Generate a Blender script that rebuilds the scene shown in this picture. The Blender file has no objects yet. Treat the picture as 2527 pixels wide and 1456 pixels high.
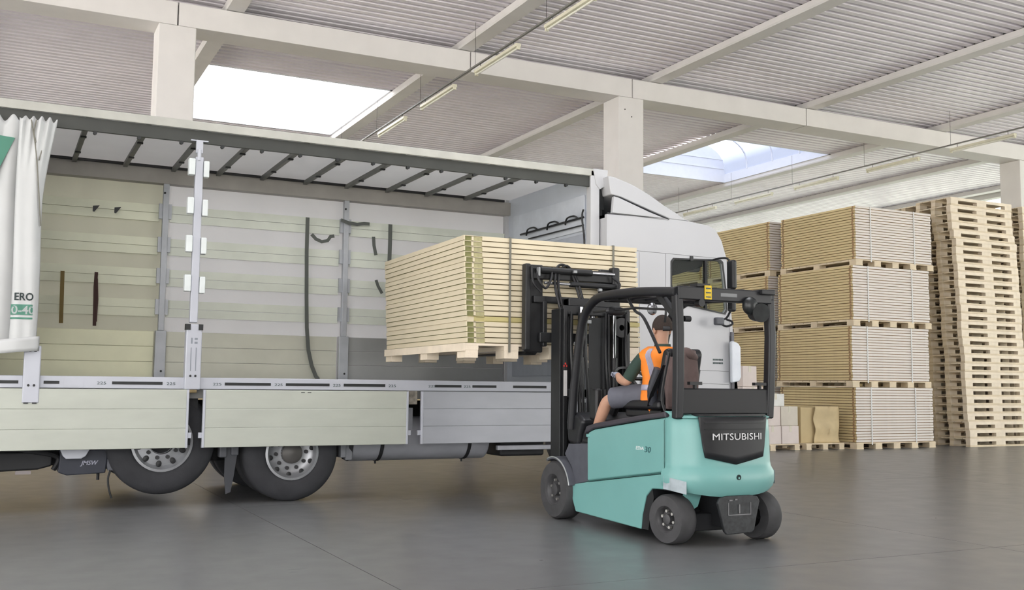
import bpy, bmesh, math, random
from mathutils import Vector, Matrix
from mathutils.geometry import tessellate_polygon
random.seed(7)
R = math.radians
SC = bpy.context.scene
COL = SC.collection

# ---------------------------------------------------------------- camera
cam = bpy.data.cameras.new('camera'); camo = bpy.data.objects.new('camera', cam); COL.objects.link(camo)
cam.sensor_width = 36; cam.sensor_fit = 'HORIZONTAL'; cam.lens = 36*2533.3/2527; cam.clip_end = 300
yaw, pitch, roll = R(26.6), R(5.07), R(.59)
fh = Vector((math.sin(yaw), math.cos(yaw), 0)); rt = Vector((math.cos(yaw), -math.sin(yaw), 0)); zz = Vector((0, 0, 1))
f = fh*math.cos(pitch)+zz*math.sin(pitch); u = -fh*math.sin(pitch)+zz*math.cos(pitch)
rt2 = rt*math.cos(roll)+u*math.sin(roll); u2 = u*math.cos(roll)-rt*math.sin(roll)
m = Matrix((rt2, u2, -f)).transposed().to_4x4(); m.translation = (0, 0, 1.26)
camo.matrix_world = m
SC.camera = camo
# ---------------------------------------------------------------- sky and exposure
w = bpy.data.worlds.new('world'); SC.world = w; w.use_nodes = True
wn = w.node_tree.nodes; wn.clear()
bg = wn.new('ShaderNodeBackground'); wo = wn.new('ShaderNodeOutputWorld')
bg.inputs[0].default_value = (1, .985, .97, 1); bg.inputs[1].default_value = 1.7
w.node_tree.links.new(bg.outputs[0], wo.inputs[0])
sun = bpy.data.lights.new('sun', 'SUN'); sun.energy = 10.0; sun.angle = R(.6); sun.color = (1, .96, .9)
suno = bpy.data.objects.new('sun', sun); COL.objects.link(suno); suno.rotation_euler = (R(40), 0, R(-18))
SC.view_settings.view_transform = 'Standard'; SC.view_settings.look = 'None'
SC.view_settings.gamma = 1; SC.view_settings.use_curve_mapping = False
SC.view_settings.exposure = 1.4

# ---------------------------------------------------------------- materials
def lin(c):
    return tuple(((x/255)/12.92 if x/255 <= .04045 else ((x/255+.055)/1.055)**2.4) for x in c)
MATS = {}
def M(name, col, rough=.55, metal=0, var=.06, scale=6, bump=0, bscale=40, spec=.5, trans=0, stretch=None):
    if name in MATS: return MATS[name]
    mt = bpy.data.materials.new(name); mt.use_nodes = True; n = mt.node_tree.nodes; l = mt.node_tree.links
    bs = n['Principled BSDF']; c = lin(col)
    bs.inputs['Roughness'].default_value = rough; bs.inputs['Metallic'].default_value = metal
    bs.inputs['Specular IOR Level'].default_value = spec
    tc = n.new('ShaderNodeTexCoord'); src = tc.outputs['Object']
    if stretch:
        mp = n.new('ShaderNodeMapping'); mp.inputs['Scale'].default_value = stretch; l.new(src, mp.inputs[0]); src = mp.outputs[0]
    nz = n.new('ShaderNodeTexNoise'); nz.inputs['Scale'].default_value = scale; nz.inputs['Detail'].default_value = 4
    l.new(src, nz.inputs['Vector'])
    cr = n.new('ShaderNodeValToRGB'); cr.color_ramp.elements[0].position = .3; cr.color_ramp.elements[1].position = .7
    cr.color_ramp.elements[0].color = tuple(max(0, x*(1-var)) for x in c)+(1,)
    cr.color_ramp.elements[1].color = tuple(min(1, x*(1+var)) for x in c)+(1,)
    l.new(nz.outputs['Fac'], cr.inputs[0]); l.new(cr.outputs[0], bs.inputs['Base Color'])
    if bump:
        nb = n.new('ShaderNodeTexNoise'); nb.inputs['Scale'].default_value = bscale; l.new(src, nb.inputs['Vector'])
        bp = n.new('ShaderNodeBump'); bp.inputs['Strength'].default_value = bump; bp.inputs['Distance'].default_value = .01
        l.new(nb.outputs['Fac'], bp.inputs['Height']); l.new(bp.outputs[0], bs.inputs['Normal'])
    if trans:
        out = n['Material Output']; tr = n.new('ShaderNodeBsdfTranslucent'); mx = n.new('ShaderNodeMixShader')
        l.new(cr.outputs[0], tr.inputs[0]); mx.inputs[0].default_value = trans
        l.new(bs.outputs[0], mx.inputs[1]); l.new(tr.outputs[0], mx.inputs[2]); l.new(mx.outputs[0], out.inputs[0])
    MATS[name] = mt
    return mt
def glass(name, tint=(225, 232, 228), mix=.8):
    mt = bpy.data.materials.new(name); mt.use_nodes = True; n = mt.node_tree.nodes; l = mt.node_tree.links
    bs = n['Principled BSDF']; bs.inputs['Base Color'].default_value = lin((40, 44, 46))+(1,); bs.inputs['Roughness'].default_value = .05
    tr = n.new('ShaderNodeBsdfTransparent'); tr.inputs[0].default_value = lin(tint)+(1,)
    mx = n.new('ShaderNodeMixShader'); mx.inputs[0].default_value = mix
    l.new(bs.outputs[0], mx.inputs[1]); l.new(tr.outputs[0], mx.inputs[2]); l.new(mx.outputs[0], n['Material Output'].inputs[0])
    return mt

def floor_mat():
    mt = bpy.data.materials.new('polished_concrete'); mt.use_nodes = True; n = mt.node_tree.nodes; l = mt.node_tree.links
    bs = n['Principled BSDF']; geo = n.new('ShaderNodeNewGeometry')
    n1 = n.new('ShaderNodeTexNoise'); n1.inputs['Scale'].default_value = .35; n1.inputs['Detail'].default_value = 6; l.new(geo.outputs['Position'], n1.inputs['Vector'])
    n2 = n.new('ShaderNodeTexNoise'); n2.inputs['Scale'].default_value = 3.5; n2.inputs['Detail'].default_value = 8; l.new(geo.outputs['Position'], n2.inputs['Vector'])
    mp = n.new('ShaderNodeMapping'); mp.inputs['Scale'].default_value = (1.2, 14, 1); mp.inputs['Rotation'].default_value = (0, 0, R(-22)); l.new(geo.outputs['Position'], mp.inputs[0])
    n3 = n.new('ShaderNodeTexNoise'); n3.inputs['Scale'].default_value = 1.5; n3.inputs['Detail'].default_value = 5; l.new(mp.outputs[0], n3.inputs['Vector'])
    a = n.new('ShaderNodeMath'); a.operation = 'ADD'; l.new(n1.outputs['Fac'], a.inputs[0]); l.new(n2.outputs['Fac'], a.inputs[1])
    b = n.new('ShaderNodeMath'); b.operation = 'MULTIPLY_ADD'; l.new(n3.outputs['Fac'], b.inputs[0]); b.inputs[1].default_value = .6; l.new(a.outputs[0], b.inputs[2])
    cr = n.new('ShaderNodeValToRGB'); cr.color_ramp.elements[0].position = .95; cr.color_ramp.elements[1].position = 1.6
    cr.color_ramp.elements[0].color = lin((76, 79, 84))+(1,); cr.color_ramp.elements[1].color = lin((105, 106, 107))+(1,)
    l.new(b.outputs[0], cr.inputs[0]); l.new(cr.outputs[0], bs.inputs['Base Color'])
    rr = n.new('ShaderNodeMapRange'); l.new(n2.outputs['Fac'], rr.inputs[0]); rr.inputs[3].default_value = .24; rr.inputs[4].default_value = .38
    l.new(rr.outputs[0], bs.inputs['Roughness'])
    bp = n.new('ShaderNodeBump'); bp.inputs['Strength'].default_value = .05; bp.inputs['Distance'].default_value = .01
    l.new(n2.outputs['Fac'], bp.inputs['Height']); l.new(bp.outputs[0], bs.inputs['Normal'])
    return mt

FLOOR = floor_mat()
WHITEC = M('painted_concrete', (230, 227, 225), .7, var=.03, scale=2)
SHEET = M('white_coated_roof_sheet', (248, 243, 249), .45, 0, .05, 1.5)
SKYP = M('skylight_polycarbonate', (236, 240, 248), .5, var=.01, trans=.75)
CURB = M('skylight_curb_white', (232, 234, 240), .6, var=.02)
WALLM = M('wall_white', (220, 218, 212), .75, var=.03, scale=1)
CREAMLAMP = M('cream_lamp_housing', (226, 222, 200), .4)
DARKM = M('dark_metal', (44, 46, 47), .5, .3, .15, 12)
BLACK = M('black_plastic', (27, 28, 31), .45, 0, .15, 10)
BLACKP = M('black_paint', (27, 28, 32), .42, 0, .12, 10)
RUBBER = M('tyre_rubber', (52, 53, 57), .8, 0, .12, 9, bump=.15, bscale=60)
TRWHITE = M('truck_white_paint', (186, 187, 190), .35, 0, .02, 2)
ALU = M('white_aluminium', (184, 187, 196), .4, .15, .04, 3)
PLANK1 = M('dropside_cream', (182, 186, 176), .42, .1, .05, 2.5, stretch=(1, 1, 3))
PLANK2 = M('dropside_silver', (170, 173, 180), .38, .25, .05, 2.5, stretch=(1, 1, 3))
LATH = M('lath_cream', (224, 226, 204), .55, 0, .06, 3)
LATHB = M('lath_pale', (216, 221, 210), .5, 0, .06, 3)
TARP = M('white_tarpaulin', (214, 215, 213), .45, 0, .03, 2, trans=.35)
TARPB = M('grey_roof_tarpaulin', (215, 216, 216), .5, 0, .03, 2, trans=.45)
CURT = M('white_curtain', (196, 198, 198), .42, 0, .03, 3)
GREEN = M('curtain_green', (72, 132, 112), .5, 0, .03, 3)
INK = M('grey_ink', (74, 88, 88), .6)
WINK = M('white_ink', (228, 232, 232), .5)
CHASS = M('chassis_black', (34, 35, 38), .6, .1, .2, 6)
GREYT = M('tank_grey', (166, 168, 175), .45, .3, .08, 5)
RIMM = M('silver_rim', (168, 170, 174), .38, .5, .08, 9)
BOLTM = M('wheel_nut_grey', (60, 60, 62), .5, .3)
CHROME = M('chrome_rod', (200, 202, 206), .2, .9)
TEAL = M('teal_paint', (118, 172, 168), .32, 0, .03, 3)
TEALW = M('scuffed_paint', (166, 178, 184), .5, 0, .18, 14)
HOODG = M('seat_deck_charcoal', (62, 59, 66), .5, 0, .08, 12)
STEPG = M('step_grey', (82, 84, 92), .5, 0, .1, 12)
CREAM = M('panel_cream', (224, 212, 184), .6, 0, .06, 2.2)
CREAM2 = M('panel_cream_warm', (214, 198, 164), .6, 0, .06, 2.2)
OLIVE = M('panel_core_olive', (134, 134, 88), .8, 0, .12, 20)
CORE2 = M('panel_core_tan', (178, 172, 132), .8, 0, .15, 25)
TANB = M('board_yellow_tan', (196, 184, 128), .6, 0, .06, 4)
PINE = M('pine_boards', (228, 211, 182), .65, 0, .1, 5, bump=.1, bscale=60)
PINEP = M('pine_boards_pale', (242, 228, 206), .65, 0, .08, 5, bump=.1, bscale=60)
STK = M('stored_panel', (224, 204, 156), .6, 0, .07, 2)
STKF = M('stored_panel_front_daylit', (232, 224, 216), .6, 0, .04, 3)  # paler front faces: daylight from the front put into the panel colour
STKE = M('stored_panel_end', (168, 132, 98), .8, 0, .3, 30)
STRAP = M('polyester_strap', (120, 118, 108), .6)
STRAPW = M('white_strap', (226, 226, 224), .5)
STRAPG = M('grey_lashing_strap', (84, 88, 84), .6)
CARDB = M('brown_cardboard', (204, 184, 142), .75, 0, .05, 3)
CARTON = M('pale_carton', (214, 206, 192), .6, 0, .05, 4)
SKIN = M('skin', (196, 152, 128), .5, 0, .06, 8)
HAIR = M('brown_hair', (58, 46, 40), .8, 0, .2, 60, bump=.4, bscale=150)
ORANGE = M('orange_vest', (250, 140, 40), .6, 0, .06, 10)
REFL = M('reflective_band', (176, 172, 190), .4, .1, .05, 20)
SHIRT = M('dark_green_shirt', (46, 66, 58), .8, 0, .1, 12)
SHORTS = M('grey_shorts', (96, 98, 108), .8, 0, .1, 12)
GLOVE = M('grey_glove', (150, 154, 170), .7, 0, .1, 12)
JACKET = M('brown_jacket', (98, 82, 80), .85, 0, .15, 12, bump=.2, bscale=20)
YELLOW = M('yellow_label', (222, 190, 40), .5, 0, .15, 30)
RED = M('red_emblem', (196, 50, 46), .5)
WGLASS = glass('clear_glass', (240, 244, 240), .93)

# ---------------------------------------------------------------- mesh helpers
class B:
    """collects shapes in world coordinates"""
    def __init__(s): s.bm = bmesh.new(); s.mi = 0
    def _f(s, vs):
        try:
            fc = s.bm.faces.new(vs); fc.material_index = s.mi; return fc
        except ValueError: return None
    def box(s, x0, x1, y0, y1, z0, z1, mtx=None):
        v = [Vector((x, y, z)) for z in (z0, z1) for x, y in ((x0, y0), (x1, y0), (x1, y1), (x0, y1))]
        if mtx: v = [mtx @ p for p in v]
        v = [s.bm.verts.new(p) for p in v]
        for q in ((3, 2, 1, 0), (4, 5, 6, 7), (0, 1, 5, 4), (1, 2, 6, 5), (2, 3, 7, 6), (3, 0, 4, 7)): s._f([v[i] for i in q])
        return s
    def prism(s, poly, axis, a, b):
        """poly of 2D points in the other two axes (in order), extruded a..b"""
        def P(p, t):
            return Vector((t, p[0], p[1])) if axis == 'x' else Vector((p[0], t, p[1])) if axis == 'y' else Vector((p[0], p[1], t))
        A = [s.bm.verts.new(P(p, a)) for p in poly]; C = [s.bm.verts.new(P(p, b)) for p in poly]
        s._f(A); s._f(C[::-1]); n = len(poly)
        for i in range(n): s._f([A[i], C[i], C[(i+1) % n], A[(i+1) % n]])
        return s
    def plate(s, loops, axis, a, b):
        """polygon with holes extruded"""
        def P(p, t):
            return Vector((t, p[0], p[1])) if axis == 'x' else Vector((p[0], t, p[1])) if axis == 'y' else Vector((p[0], p[1], t))
        tris = tessellate_polygon([[Vector((p[0], p[1], 0)) for p in lp] for lp in loops])
        A = []; C = []
        for lp in loops:
            for p in lp: A.append(s.bm.verts.new(P(p, a))); C.append(s.bm.verts.new(P(p, b)))
        for t in tris: s._f([A[i] for i in t]); s._f([C[i] for i in t[::-1]])
        k = 0
        for lp in loops:
            n = len(lp)
            for i in range(n): s._f([A[k+i], C[k+i], C[k+(i+1) % n], A[k+(i+1) % n]])
            k += n
        return s
    def cyl(s, p0, p1, r0, r1=None, n=16, caps=True):
        r1 = r0 if r1 is None else r1; p0 = Vector(p0); p1 = Vector(p1); d = (p1-p0).normalized()
        q = d.to_track_quat('Z', 'Y'); r = []
        for p, rad in ((p0, r0), (p1, r1)):
            r.append([s.bm.verts.new(p+q @ Vector((rad*math.cos(2*math.pi*i/n), rad*math.sin(2*math.pi*i/n), 0))) for i in range(n)])
        for i in range(n): s._f([r[0][i], r[0][(i+1) % n], r[1][(i+1) % n], r[1][i]])
        if caps: s._f(r[0][::-1]); s._f(r[1])
        return s
    def tube(s, pts, rad, n=8, smooth=True):
        pts = [Vector(p) for p in pts]
        if smooth and len(pts) > 2:
            o = []
            for i in range(len(pts)-1):
                p0 = pts[max(0, i-1)]; p1 = pts[i]; p2 = pts[i+1]; p3 = pts[min(len(pts)-1, i+2)]
                for k in range(5):
                    t = k/5
                    o.append(.5*((2*p1)+(p2-p0)*t+(2*p0-5*p1+4*p2-p3)*t*t+(3*p1-p0-3*p2+p3)*t**3))
            o.append(pts[-1]); pts = o
        rings = []; N = len(pts)
        for i, p in enumerate(pts):
            d = (pts[min(N-1, i+1)]-pts[max(0, i-1)]).normalized(); q = d.to_track_quat('Z', 'X' if abs(d.x) < .9 else 'Y')
            r = rad(i/(N-1)) if callable(rad) else rad
            rings.append([s.bm.verts.new(p+q @ Vector((r*math.cos(2*math.pi*k/n), r*math.sin(2*math.pi*k/n), 0))) for k in range(n)])
        for a, b in zip(rings, rings[1:]):
            best = min(range(n), key=lambda o: sum((a[k].co-b[(k+o) % n].co).length for k in range(0, n, 2)))
            for k in range(n): s._f([a[k], a[(k+1) % n], b[(k+1+best) % n], b[(k+best) % n]])
        s._f(rings[0][::-1]); s._f(rings[-1]); return s
    def bar(s, pts, w, h, up=(0, 0, 1)):
        """rectangular section swept along pts"""
        pts = [Vector(p) for p in pts]; N = len(pts); rings = []; up = Vector(up)
        for i, p in enumerate(pts):
            d = (pts[min(N-1, i+1)]-pts[max(0, i-1)]).normalized(); sd = d.cross(up)
            if sd.length < .05: sd = d.cross(Vector((0, 1, 0)))
            sd.normalize(); un = sd.cross(d)
            rings.append([s.bm.verts.new(p+sd*a*w/2+un*b*h/2) for a, b in ((-1, -1), (1, -1), (1, 1), (-1, 1))])
        for a, b in zip(rings, rings[1:]):
            for k in range(4): s._f([a[k], a[(k+1) % 4], b[(k+1) % 4], b[k]])
        s._f(rings[0][::-1]); s._f(rings[-1]); return s
    def lathe(s, prof, c, axis, n=32):
        """prof: list of (radius, along axis)"""
        c = Vector(c); rings = []
        for r, t in prof:
            ring = []
            for k in range(n):
                a = 2*math.pi*k/n; p = (r*math.cos(a), r*math.sin(a))
                ring.append(s.bm.verts.new(c+(Vector((t, p[0], p[1])) if axis == 'x' else Vector((p[0], t, p[1])) if axis == 'y' else Vector((p[0], p[1], t)))))
            rings.append(ring)
        for a, b in zip(rings, rings[1:]):
            for k in range(n): s._f([a[k], a[(k+1) % n], b[(k+1) % n], b[k]])
        return s
    def ball(s, c, r, sc=(1, 1, 1), n=14, mtx=None):
        g = bmesh.ops.create_uvsphere(s.bm, u_segments=n, v_segments=max(6, n*2//3), radius=r)
        for v in g['verts']:
            p = Vector((v.co.x*sc[0], v.co.y*sc[1], v.co.z*sc[2]))
            if mtx: p = mtx @ p
            v.co = p+Vector(c)
            for fc in v.link_faces: fc.material_index = s.mi
        return s
    def grid(s, fn, nu, nv, thick=0):
        g = [[s.bm.verts.new(Vector(fn(i/nu, j/nv))) for j in range(nv+1)] for i in range(nu+1)]
        for i in range(nu):
            for j in range(nv): s._f([g[i][j], g[i+1][j], g[i+1][j+1], g[i][j+1]])
        return s

WP = {}
def obj(name, b, mat, parent=None, bevel=0, smooth=False, label=None, seg=2, solid=0, stuff=False):
    me = bpy.data.meshes.new(name)
    off = WP[parent.name] if parent else Vector((0, 0, 0))
    bmesh.ops.recalc_face_normals(b.bm, faces=b.bm.faces)
    if off.length: bmesh.ops.translate(b.bm, verts=b.bm.verts, vec=-off)
    b.bm.to_mesh(me); b.bm.free()
    for mm in (mat if isinstance(mat, (list, tuple)) else [mat]): me.materials.append(mm)
    o = bpy.data.objects.new(name, me); COL.objects.link(o)
    if parent: o.parent = parent
    WP[o.name] = off.copy()
    if solid:
        md = o.modifiers.new('thickness', 'SOLIDIFY'); md.thickness = solid; md.offset = 0
    if bevel:
        md = o.modifiers.new('bevel', 'BEVEL'); md.width = bevel; md.segments = seg; md.limit_method = 'ANGLE'; md.angle_limit = R(35)
        me.shade_smooth(); me.set_sharp_from_angle(angle=R(35)); md.harden_normals = True
    elif smooth:
        me.shade_smooth(); me.set_sharp_from_angle(angle=R(40))
    if label: o['label'] = label
    if stuff: o['kind'] = 'stuff'
    return o
def tag(o, label, cat, group=None):
    o['label'] = label; o['category'] = cat
    if group: o['group'] = group
    return o
def thing(name, label, cat, loc, group=None):
    o = bpy.data.objects.new(name, None); COL.objects.link(o); o.location = loc; o.empty_display_size = .2
    WP[o.name] = Vector(loc); return tag(o, label, cat, group)
def struct(o): o['kind'] = 'structure'; return o
KIDS = {}
def children(o): return [c for c in COL.objects if c.parent == o]
def tree(o):
    return (o, [tree(c) for c in children(o)])
def copy_tree(tr, parent=None, keep=True):
    o, kids = tr
    c = o.copy(); COL.objects.link(c); WP[c.name] = WP.get(o.name, Vector()).copy()
    if parent: c.parent = parent
    for k in kids: copy_tree(k, c)
    return c
def box(name, x0, x1, y0, y1, z0, z1, mat, parent=None, bevel=0, **k):
    return obj(name, B().box(x0, x1, y0, y1, z0, z1), mat, parent, bevel, **k)
def text(name, s, size, mat, parent, origin, xdir=(1, 0, 0), zdir=(0, 0, 1), ext=.002, fit=None, shear=0, warp=None, bold=0):
    """lettering on a vertical face; origin = lower-left corner; fit = total width"""
    cu = bpy.data.curves.new(name, 'FONT'); cu.body = s; cu.size = size; cu.extrude = ext; cu.shear = shear; cu.offset = bold
    cu.resolution_u = 3
    t = bpy.data.objects.new(name, cu); COL.objects.link(t); bpy.context.view_layer.update()
    me = bpy.data.meshes.new_from_object(t.evaluated_get(bpy.context.evaluated_depsgraph_get()))
    bpy.data.objects.remove(t); bpy.data.curves.remove(cu)
    xs = [v.co.x for v in me.vertices]; x0 = min(xs); k = fit/(max(xs)-x0) if fit else 1
    X = Vector(xdir).normalized(); Z = Vector(zdir).normalized(); N = X.cross(Z)
    off = WP[parent.name] if parent else Vector((0, 0, 0)); og = Vector(origin)
    for v in me.vertices:
        p = og+X*(v.co.x-x0)*k+Z*v.co.y+N*v.co.z
        if warp: p = warp(p)
        v.co = p-off
    me.materials.clear(); me.materials.append(mat)
    o = bpy.data.objects.new(name, me); COL.objects.link(o); o.parent = parent; WP[o.name] = off.copy()
    return o

# ================================================================ SETTING
fl = struct(obj('floor', B().box(-17.7, 42.3, -14.2, 60.8, -.3, -.012), M('joint_filler', (58, 58, 60), .7), None))
slab_me = None
for i in range(12):
    for j in range(15):
        x = -17.7+5*i; y = -14.2+5*j
        if slab_me is None:
            b = B().box(.0035, 4.9965, .0035, 4.9965, -.012, 0); s = obj('slab', b, FLOOR, fl); slab_me = s.data; s.location = (x, y, 0)
        else:
            s = bpy.data.objects.new('slab', slab_me); COL.objects.link(s); s.parent = fl; s.location = (x, y, 0)
struct(box('ground', -60, 80, -70, -14.2, -.3, -.002, M('yard_bounce_pale', (196, 194, 188), .8, scale=2)))  # unseen yard, added pale to bounce daylight up onto the ceiling
struct(box('ground', 42.3, 90, -14.2, 62, -.3, -.002, M('yard_bounce_pale', (196, 194, 188), .8, scale=2)))
struct(box('ground', -60, -18, -14.2, 62, -.3, -.002, M('yard_bounce_pale', (196, 194, 188), .8, scale=2)))
# walls
struct(obj('front_light_blocker', B().box(3, 15.5, -9, -8.7, 0, 8.4).box(15.5, 31.7, -9, -8.7, 7.6, 8.4), WALLM))  # unseen wall, added and cut to hold back light from the front
wl = struct(obj('wall_left', B().box(-17.9, -17.6, -9, 60.8, 7.2, 8.4).box(-17.9, -17.6, 36, 60.8, 0, 7.2), WALLM))
for k in range(6): box('wall_pier', -17.89, -17.61, -8.9+9*k, -8.2+9*k, 0, 7.2, WALLM, wl)
struct(box('wall_back', -17.9, 31.7, 60.5, 60.8, 0, 8.4, WALLM))
wr = struct(obj('wall_right', B().box(31.4, 31.7, -9, 60.8, 0, .8).box(31.4, 31.7, -9, 60.8, 8.1, 8.4), WALLM))
for k in range(10):
    box('wall_pier', 31.41, 31.69, -8.9+7.7*k, -8.5+7.7*k, .8, 8.1, WALLM, wr)
for k in range(9):
    wdw = struct(box('window_%d' % (k+1), 31.5, 31.54, -8.5+7.7*k, -1.2+7.7*k, .8, 8.1, WGLASS))
    for q in range(1, 4): box('mullion', 31.45, 31.6, -8.3+7.7*k+q*1.775-.03, -8.3+7.7*k+q*1.775+.03, .8, 8.1, WHITEC, wdw)

# main beam and columns
joints = [-16.4, -7.0, 2.66, 8.50, 12.49, 17.6, 25.8, 31.4]
mb = None
for i, (a, c) in enumerate(zip(joints, joints[1:])):
    gap = .012
    o = box('concrete_beam', a+gap, c-gap, 19.0, 19.66, 7.74, 8.17, WHITEC, None, .008)
    lab = ['main roof beam section left of the frame', 'main white roof beam section at upper left, ending over the left column', 'main white roof beam section right of the left column',
           'short main roof beam section crossed by the left lamp row', 'main roof beam section starting above the middle column', 'main roof beam section right of the middle one, above the far skylight',
           'main roof beam section at the right edge over the far right column', 'main roof beam section beyond the right edge'][i]
    tag(o, lab, 'roof beam', 'main roof beam sections')
for i, (x, ww) in enumerate([(-6.7, .66), (2.33, .66), (12.13, .66), (25.42, .66), (33.2, .66)]):
    if i == 0 or i == 4: continue
    o = box('concrete_column', x, x+ww, 19.0, 19.66, 0, 7.74, WHITEC, None, .02)
    tag(o, ['', 'left square white concrete column rising behind the truck body', 'middle square white concrete column rising behind the truck cab', 'right square white concrete column behind the tall pallet tower'][i], 'column', 'concrete columns under the main beam')
    if i == 2:
        b = B()
        for (px_, pz) in ((.12, 7.45), (.3, 7.3), (.14, 5.25), (.02+.0, 5.1)): b.cyl((x+px_+.04, 18.995, pz), (x+px_+.04, 19.0, pz), .014, n=8)
        obj('anchor_hole', b, DARKM, o)
# second beam lines, front and back
for nm, yy in (('front', -8.6), ('back', 44.0)):
    o = box('concrete_beam', -17.6, 31.4, yy, yy+.66, 7.74, 8.17, WHITEC, None, .008)
    tag(o, 'main roof beam along the %s of the hall' % ('open front behind the viewer' if nm == 'front' else 'far back'), 'roof beam', 'main roof beam sections')

SEC = [-15.1, -10.45, -5.8, -1.2, 3.50, 8.22, 12.97, 17.6, 22.2, 26.4, 30.6]
names = {4: 'leftmost visible roof purlin running towards the viewer left of the lamp row', 5: 'roof purlin just left of the left lamp row', 6: 'roof purlin meeting the main beam above the middle column',
         7: 'second roof purlin right of the middle column', 8: 'third roof purlin right of the middle column, beside the far skylight', 9: 'roof purlin in the bay of the right lamp row', 10: 'roof purlin at the far right above the pallet tower'}
for i, x in enumerate(SEC):
    o = obj('roof_purlin', B().prism([(x+.02, 8.185), (x+.34, 8.185), (x+.36, 8.22), (x+.36, 8.325), (x, 8.325), (x, 8.22)], 'y', -8.6, 60), WHITEC)
    tag(o, names.get(i, 'white roof purlin outside the picture, %s in line' % ['first from the left', 'second from the left', 'third from the left', 'fourth from the left'][i] if i < 4 else 'rightmost white roof purlin beyond the picture'), 'roof beam', 'roof purlins')
# roof
ceil = bpy.data.objects.new('ceiling', None); COL.objects.link(ceil); struct(ceil); WP['ceiling'] = Vector((0, 0, 0))
def sheet(x0, x1, y0, y1):
    b = B(); p = .23; pts = []; y = y0
    while y < y1-.01:
        for dy, z in ((0, 8.335), (.12, 8.335), (.130, 8.44), (.218, 8.44)):
            pts.append((min(y+dy, y1), z))
        y += p
    pts.append((y1, 8.335)); pr = None
    for yy, z in pts:
        v = (b.bm.verts.new((x0, yy, z)), b.bm.verts.new((x1, yy, z)))
        if pr: b._f([pr[0], v[0], v[1], pr[1]])
        pr = v
    return obj('roof_sheet', b, SHEET, ceil)
edges = [-17.6]+SEC+[31.6]
DECKM = M('roof_deck_grey', (120, 118, 112), .8)
sky_bays = {4: [(22.97, 28.0), (38, 43)], 7: [(22.97, 28.0), (38, 43)], 1: [(22.97, 28), (5, 10)], 10: [(5, 10)]}
sky_bays[4+1-1] = sky_bays[4]
SKYSHADE = M('skylight_shaded_bluish', (150, 158, 178), .5, var=.01, trans=.45)  # darker pane colour stands in for less sun on this skylight
def skylight(x0, x1, y0, y1, lab):
    t = bpy.data.objects.new('skylight', None); COL.objects.link(t); t.location = ((x0+x1)/2, (y0+y1)/2, 8.33); WP[t.name] = Vector(t.location); t['label'] = lab; struct(t)
    cb = B().box(x0, x0+.05, y0, y1, 8.32, 8.62).box(x1-.05, x1, y0, y1, 8.32, 8.62).box(x0, x1, y0, y0+.05, 8.32, 8.62).box(x0, x1, y1-.05, y1, 8.32, 8.62)
    obj('curb', cb, CURB, t)
    cx = (x0+x1)/2; hw = (x1-x0)/2-.03
    def arch(k, n=20, r=1.0): a = math.pi*k/n; return (cx-hw*r*math.cos(a), 8.6+1.15*r*math.sin(a)**.7)
    b = B().grid(lambda uu, vv: (arch(uu*20)[0], y0+vv*(y1-y0), arch(uu*20)[1]), 20, 1)
    obj('vault_pane', b, SKYSHADE if 17 < x0 < 19 else SKYP, t, smooth=True)
    for yy in (y0+.02, y1-.02):
        b = B(); b.prism([arch(k) for k in range(21)], 'y', yy-.02, yy+.02); obj('end_wall', b, CURB, t)
    for zz in (8.78, 9.1):
        obj('rail', B().box(x0+.1, x1-.1, y1-.06, y1-.045, zz, zz+.015), CURB, t)
    for k in range(1, 4):
        yy = y0+(y1-y0)*k/4
        obj('rib', B().bar([(arch(q, r=.985)[0], yy, arch(q, r=.985)[1]) for q in range(21)], .04, .03), CURB, t)
n_s = 0
for i in range(len(edges)-1):
    a = edges[i]+(.3 if i else 0); c = edges[i+1]+.06
    ys = [(4.97, 10.0), (22.97, 28.0), (40.97, 46.0)] if i in (2, 5, 8) else []  # front, back and leftmost skylights are unseen, added for more daylight
    y = -8.6
    yd = -8.6
    for (s0, s1) in ys+[(60, 60)]:
        obj('roof_deck', B().box(edges[i], edges[i+1], yd, s0, 8.45, 8.52), DECKM, ceil); yd = s1
    for (s0, s1) in ys:
        sheet(a, c, y, s0); y = s1
        lab = {5: 'bright skylight beside the left column', 8: 'bluish barrel skylight right of the middle column'}.get(i, 'added roof skylight outside the picture, %s' % ('left' if i == 2 else 'right'))
        if s0 > 30 or s0 < 10: lab = 'added roof skylight %s, in skylight line %s from the left' % ('far behind' if s0 > 30 else 'behind the viewer', {2: 'first', 5: 'second', 8: 'third', 11: 'fourth'}[i])
        skylight(edges[i]+.36, edges[i+1], s0, s1, lab)
    sheet(a, c, y, 60)

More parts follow.
